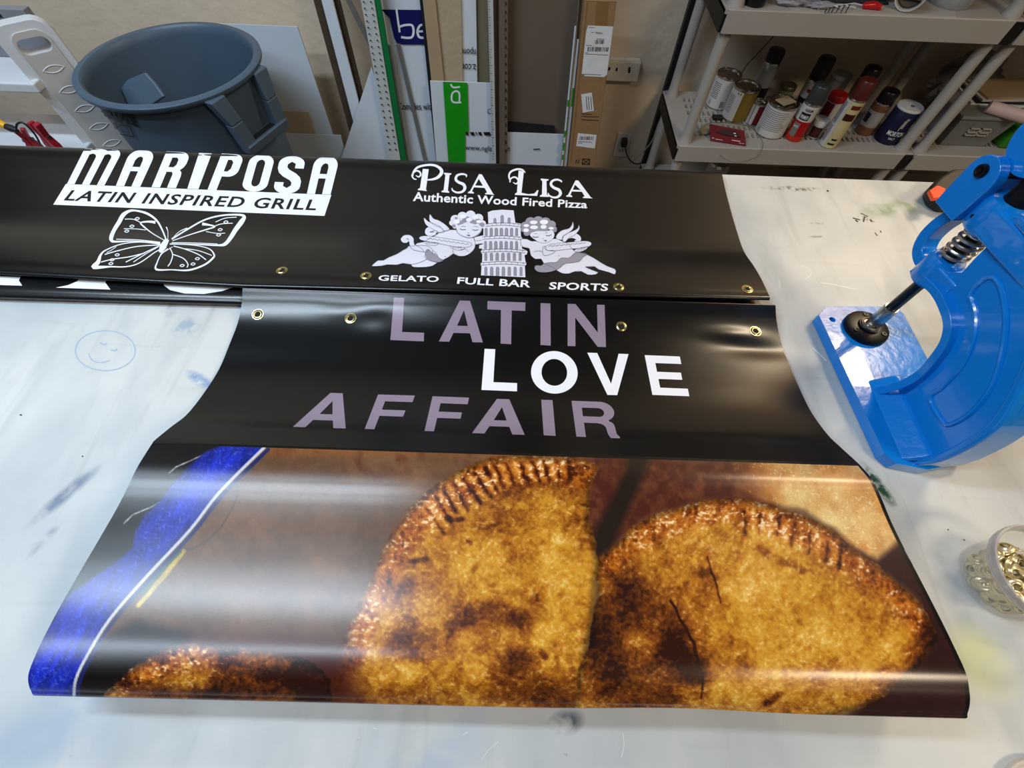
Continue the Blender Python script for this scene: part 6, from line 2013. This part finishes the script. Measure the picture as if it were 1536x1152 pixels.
A = [bm.verts.new((p[0], p[1], H + .002)) for p in flat]; B = [bm.verts.new((p[0], p[1], H + bz)) for p in flat]
for a, b, c in tris: bm.faces.new([A[a], A[b], A[c]]); bm.faces.new([B[c], B[b], B[a]])
k = 0
for l in loops:
    for i in range(len(l)):
        a, b = k + i, k + (i + 1) % len(l)
        bm.faces.new([A[a], A[b], B[b], B[a]])
    k += len(l)
from_bm('base_plate', bm, M_blue, pr, bevel=.004, seg=3)
lathe('base_lug', [(0, H + .001), (.02, H + .001), (.02, H + .016), (.016, H + .019), (0, H + .019)], M_blue, pr, 24, c=(bx1 - .004, by0 + .045, 0))
for (hx, hy) in ((bx0 + .026, by1 - .032), (bx0 + .052, by0 + .03)):
    lathe('bolt_hole', [(0, H + .004), (.0054, H + .004)], M_dark, pr, 14, c=(hx, hy, 0))

# C frame: inner arc, outer arc
inner = [(.522, .152), (.510, .152), (.491, .158), (.468, .163), (.444, .163), (.414, .157), (.393, .141), (.381, .118), (.374, .095), (.371, .070), (.373, .045), (.380, .020)]
outer_ = [(.246, .018), (.238, .055), (.239, .096), (.245, .135), (.257, .166), (.275, .192), (.300, .222), (.330, .250), (.362, .272), (.395, .288), (.428, .298), (.465, .298)]
inner_s = [tuple(p) for p in catmull(inner, 4)]
outer_s = [tuple(p) for p in catmull(outer_, 4)]
web = inner_s + outer_s + [(.470, .270), (.474, .247), (.471, .225), (.466, .203), (.480, .190), (.515, .175)]
bm = bmesh.new(); yz_plate(bm, web, [], PX - .011, PX + .011)
from_bm('frame_web', bm, M_blue, pr, bevel=.003)
# rounded flanges following the inner and the outer edge
def flange(name, path, w, th, flare=0.0):
    """strip of half-thickness th along the path, width w across x"""
    P = [np.array(p) for p in catmull(path, 5)]
    bm = bmesh.new(); rings = []
    for i, p in enumerate(P):
        t = P[min(i + 1, len(P) - 1)] - P[max(i - 1, 0)]; t = t / (np.hypot(*t) + 1e-9); nrm = np.array([-t[1], t[0]])
        ww = w + flare * max(0.0, (i / (len(P) - 1) - .72) / .28) ** 1.6
        rings.append([bm.verts.new((PX + sx * ww, *(p + nrm * s_ * th + np.array([0, 0])))) for sx, s_ in ((-1, -1), (1, -1), (1, 1), (-1, 1))])
        for v in rings[-1]: v.co.z += H
    for a, b in zip(rings, rings[1:]):
        for j in range(4): bm.faces.new([a[j], a[(j + 1) % 4], b[(j + 1) % 4], b[j]])
    bm.faces.new(rings[0][::-1]); bm.faces.new(rings[-1])
    return from_bm(name, bm, M_blue, pr, bevel=.0045, seg=3)
fi = [(y - .004, z + .004) if z > .1 else (y - .006, z) for y, z in inner]
flange('inner_flange', [(.518, .158)] + fi[1:], .022, .0065, .018)
fo = [(y + .006, z) if z < .15 else (y + .005, z - .005) for y, z in outer_]
flange('outer_flange', fo, .024, .0065)
# raised rib around the recessed panel on the frame's side
rib = [(.430, .198), (.436, .216), (.432, .230), (.411, .231), (.372, .216), (.334, .190), (.304, .160), (.287, .125), (.283, .092), (.292, .080), (.331, .079), (.337, .105), (.350, .143), (.373, .172), (.402, .190)]
bm = bmesh.new(); pts = catmull(rib, 4, True)
for sx in (-1, 1): add_tube(bm, [(PX + sx * .0115, p[0], H + p[1]) for p in pts], .0035, 8, True)
from_bm('panel_rib', bm, M_blue, pr, smooth=True)
# foot of the frame on the base
bm = bmesh.new(); add_prism(bm, [(PX - .044, .252, H + bz - .002), (PX - .030, .250, H + .030), (PX - .012, .250, H + .044), (PX + .012, .250, H + .044), (PX + .030, .250, H + .030), (PX + .044, .252, H + bz - .002)], (0, .145, 0))
from_bm('frame_foot', bm, M_blue, pr, bevel=.006, seg=4)
# guide bosses
lathe('lower_boss', [(.011, .149), (.022, .149), (.0245, .153), (.0245, .188), (.021, .194), (.011, .194)], M_blue, pr, 36, c=(PX, PYc, H))
def taper(name, y0, w0, y1, w1, z0, z1, bv=.008):
    bm = bmesh.new()
    a = [bm.verts.new(v) for v in ((PX - w0, y0, H + z0), (PX + w0, y0, H + z0), (PX + w0, y0, H + z1), (PX - w0, y0, H + z1))]
    b = [bm.verts.new(v) for v in ((PX - w1, y1, H + z0), (PX + w1, y1, H + z0), (PX + w1, y1, H + z1), (PX - w1, y1, H + z1))]
    bm.faces.new(a); bm.faces.new(b[::-1])
    for i in range(4): bm.faces.new([a[i], b[i], b[(i + 1) % 4], a[(i + 1) % 4]])
    return from_bm(name, bm, M_blue, pr, bevel=bv, seg=4)
taper('lower_arm', .452, .012, PYc - .002, .0235, .158, .190, .005)
lathe('upper_boss', [(.0165, .246), (.027, .246), (.0295, .251), (.0295, .282), (.026, .290), (.0165, .291)], M_blue, pr, 36, c=(PX, PYc, H))
taper('upper_arm', .385, .0125, PYc - .002, .0285, .248, .288, .006)
# front link between the two bosses
lk = [(.515, .168), (.532, .164), (.549, .170), (.559, .186), (.560, .208), (.554, .232), (.546, .255)]
P = catmull(lk, 5); bm = bmesh.new(); rings = []
for i, p in enumerate(P):
    t = P[min(i + 1, len(P) - 1)] - P[max(i - 1, 0)]; t = t / np.hypot(*t); nrm = np.array([-t[1], t[0]])
    rings.append([bm.verts.new((PX + sx * .012, *(p + nrm * s_ * .0095))) for sx, s_ in ((-1, -1), (1, -1), (1, 1), (-1, 1))])
    for v in rings[-1]: v.co.z += H
for a, b in zip(rings, rings[1:]):
    for j in range(4): bm.faces.new([a[j], a[(j + 1) % 4], b[(j + 1) % 4], b[j]])
bm.faces.new(rings[0][::-1]); bm.faces.new(rings[-1])
from_bm('front_link', bm, M_blue, pr, bevel=.004, seg=3)
# hinge cheeks carrying the lever
ck = [(.598, .206), (.545, .204)] + arc(.548, .282, .029, .029, -30, 20, 4)[0:0] + [(.5400, .262)] + arc(.572, .282, .026, .026, 200, 0, 12)[::-1][::-1][0:0]
cheek = [(.570, .240), (.524, .243), (.522, .270)] + [(.547 + .0255 * math.cos(math.radians(a)), .297 + .0255 * math.sin(math.radians(a))) for a in range(180, -1, -20)] + [(.572, .270)]
bm = bmesh.new()
for x0, x1 in ((PX - .034, PX - .020), (PX + .020, PX + .034)): yz_plate(bm, cheek, [], x0, x1)
yz_plate(bm, [(.570, .241), (.540, .242), (.540, .256), (.571, .256)], [], PX - .022, PX + .022)
from_bm('hinge_fork', bm, M_blue, pr, bevel=.004, seg=3)
mtb = Matrix.Translation((PX, .549, H + .303)) @ Matrix.Rotation(math.radians(90), 4, 'Y')
lathe('hinge_bolt', [(0, -.0395), (.0035, -.0395), (.0035, -.037), (.0050, -.0385), (.0078, -.0385), (.0085, -.036), (.0085, .036), (0, .036)], M_blk, pr, 24, mtx=mtb)
# lever: round cam and handle rising to the right, out of the frame of the photo
lv = thing  # (kept as parts of the press)
cy, cz = .532, .350
cam_o = [(cy + .040 * math.cos(math.radians(a)), cz + .036 * math.sin(math.radians(a))) for a in range(0, 360, 10)]
bm = bmesh.new(); yz_plate(bm, cam_o, [], PX - .019, PX + .019); lever = from_bm('lever', bm, M_blue, pr, bevel=.005, seg=3)
bm = bmesh.new(); add_tube(bm, [(PX, cy - .01, H + cz + .01), (PX, cy - .12, H + cz + .075), (PX + .01, cy - .26, H + cz + .12)], [.014, .012, .011], 14)
from_bm('lever_arm', bm, M_blue, lever, smooth=True)
bm = bmesh.new(); add_tube(bm, [(PX + .01, cy - .26, H + cz + .12), (PX + .012, cy - .40, H + cz + .15)], [.016, .017], 16); from_bm('lever_grip', bm, M_blk, lever, smooth=True)
# plunger, spring, dies
lathe('plunger', [(0, .045), (.0085, .045), (.0085, .149), (.0100, .151), (.0100, .240), (.0158, .245), (.0158, .325), (0, .325)], M_blk, pr, 28, c=(PX, PYc, H))
lathe('upper_die', [(0, .034), (.006, .034), (.0065, .038), (.0112, .040), (.0118, .043), (.0118, .078), (.0108, .081), (0, .081)], M_chrome, pr, 28, c=(PX, PYc, H))
sp = [(PX + .0165 * math.cos(a), PYc + .0165 * math.sin(a), H + .196 + .048 * a / (2 * math.pi * 5)) for a in np.linspace(0, 2 * math.pi * 5, 120)]
tube('spring', sp, .0026, M_chrome, pr, 8)
lathe('lower_die_holder', [(0, bz), (.037, bz), (.0375, bz + .004), (.036, bz + .009), (.031, bz + .011), (.018, bz + .0115), (.0175, bz + .015), (0, bz + .015)], M_blk, pr, 44, c=(PX - .006, PYc - .002, H))
lathe('lower_die', [(0, bz + .0145), (.0155, bz + .0145), (.0155, bz + .017), (.012, bz + .0185), (.011, bz + .016), (.006, bz + .016), (.005, bz + .021), (0, bz + .022)], M_chrome, pr, 32, c=(PX - .006, PYc - .002, H))
for a in (200, 320, 80):
    lathe('die_screw', [(0, bz + .0112), (.0045, bz + .0112), (.0045, bz + .0125), (.002, bz + .0125), (.002, bz + .0115), (0, bz + .0115)], M_blk, pr, 14, c=(PX - .006 + .027 * math.cos(math.radians(a)), PYc - .002 + .027 * math.sin(math.radians(a)), H))
# set screws
for (yy, zz_) in ((.545, .232),):
    mt = Matrix.Translation((PX - .0300, yy, H + zz_)) @ Matrix.Rotation(math.radians(90), 4, 'Y')
    lathe('set_screw', [(0, -.0010), (.0030, -.0010), (.0038, .0015)], M_blk, pr, 14, c=(0, 0, 0), mtx=Matrix.Translation((PX - .028, PYc + .006, H + .262)) @ Matrix.Rotation(math.radians(90), 4, 'Y'))
mt = Matrix.Translation((PX - .006, .484, H + .240)) @ Matrix.Rotation(math.radians(60), 4, 'X')
lathe('spring_pin', [(0, 0), (.0028, 0), (.0028, .028), (0, .028)], M_chrome, pr, 12, mtx=mt)

# ------------------------------------------------------------------ black cutter with orange slider behind the press
q = on_z(1400, 318, H)
ct = thing('handheld_cutter', 'black handheld cutter with orange button behind the blue press', 'cutter', (.86, .87, H))
M_orange = mat('orange_plastic', (238, 76, 28), 0.35)
def T3(x, y, h): return Vector(on_z(x, y, H + h))
base_pts = [T3(1379, 296, .002), T3(1384, 308, .002), T3(1402, 320, .002), T3(1440, 322, .002), T3(1500, 300, .002), T3(1500, 268, .002), T3(1412, 271, .002), T3(1392, 283, .002)]
bm = bmesh.new(); add_prism(bm, base_pts, (0, 0, .034)); from_bm('cutter_body', bm, mat('black_rubber', (24, 23, 24), .5), ct, bevel=.010, seg=3)
s0 = [T3(1389, 290, .036), T3(1395, 303, .036), T3(1409, 301, .036), T3(1415, 288, .036), T3(1401, 282, .036)]
bm = bmesh.new(); add_prism(bm, s0, (0, 0, .009)); from_bm('slider_button', bm, M_orange, ct, bevel=.003)

# ------------------------------------------------------------------ tub of eyelets
M_tub = mat('translucent_tub', (236, 232, 224), 0.12, var=.02, alpha=0.17)
M_tubrim = mat('tub_rim_plastic', (192, 184, 182), 0.25, alpha=0.6)
M_brass2 = mat('pale_brass', (232, 218, 176), 0.38, 0.85, var=.08, scale=60)
tx, ty = .677, .087
tu = thing('plastic_tub', 'clear round plastic tub of brass eyelets at the right table edge', 'tub', (tx, ty, H))
lathe('tub_wall', [(0, .001), (.044, .001), (.048, .006), (.0555, .060), (.0540, .060), (.0465, .007), (.043, .003), (0, .003)], M_tub, tu, 56, c=(tx, ty, H))
bm = bmesh.new()
add_lathe(bm, [(.0555, .058), (.0575, .058), (.0595, .061), (.0590, .063), (.0605, .065), (.0595, .067), (.0615, .069), (.0610, .074), (.0590, .075), (.0575, .073), (.0560, .060)], 56, c=(tx, ty, H))
from_bm('tub_rim', bm, M_tubrim, tu, smooth=True)
rnd = random.Random(5)
proto_me = None
spots = []
tries = 0
while len(spots) < 95 and tries < 40000:
    tries += 1
    z = rnd.choice((.007, .013, .019, .025, .031, .037, .043))
    rmax = .044 + .0085 * z / .06 - .0125
    if rnd.random() < .62: rr_ = rmax
    else: rr_ = rmax * math.sqrt(rnd.random())
    a = rnd.uniform(0, 2 * math.pi)
    p = (tx + rr_ * math.cos(a), ty + rr_ * math.sin(a), z)
    if all((p[0] - q[0]) ** 2 + (p[1] - q[1]) ** 2 + (2.6 * (p[2] - q[2])) ** 2 > .0152 ** 2 for q in spots): spots.append(p)
bm = bmesh.new(); add_lathe(bm, [(.0050, .0040), (.0048, .0005), (.0058, -.0004), (.0075, -.0010), (.0098, -.0006), (.0102, .0004), (.0080, .0008), (.0060, .0018), (.0056, .0040), (.0050, .0040)], 22)
bmesh.ops.recalc_face_normals(bm, faces=bm.faces)
eyelet_me = bpy.data.meshes.new('loose_eyelet'); bm.to_mesh(eyelet_me); bm.free(); eyelet_me.materials.append(M_brass2)
eyelet_me.polygons.foreach_set('use_smooth', [True] * len(eyelet_me.polygons))
for k, p in enumerate(spots):
    o = bpy.data.objects.new('loose_eyelet', eyelet_me); COL.objects.link(o)
    a = math.atan2(p[1] - ty, p[0] - tx); edge = math.hypot(p[0] - tx, p[1] - ty) > .026
    o.location = (p[0], p[1], H + p[2] + .002)
    if edge: o.rotation_euler = (Matrix.Rotation(a, 3, 'Z') @ Matrix.Rotation(math.radians(rnd.uniform(35, 80)), 3, 'Y') @ Matrix.Rotation(rnd.uniform(-.5, .5), 3, 'X')).to_euler()
    else: o.rotation_euler = (rnd.uniform(-.7, .7), rnd.uniform(-.7, .7), rnd.uniform(0, 6))
    tag(o, 'shiny brass eyelet ring in the clear plastic tub', 'eyelet', 'loose eyelets in the tub')
c = on_z(1536, 1132, H + .003)
ld = thing('tub_lid', 'pale round lid at the bottom right corner of the table', 'lid', (.615, -.162, H))
lathe('lid_disc', [(0, .001), (.058, .001), (.060, .003), (.060, .009), (.0575, .0095), (.0565, .004), (0, .0035)], mat('lid_plastic', (226, 216, 208), .25, alpha=.6), ld, 56, c=(.617, -.163, H))
lathe('lid_ridge', [(.048, .0036), (.049, .0050), (.0505, .0050), (.0515, .0036)], mat('lid_plastic', (226, 216, 208)), ld, 56, c=(.617, -.163, H))
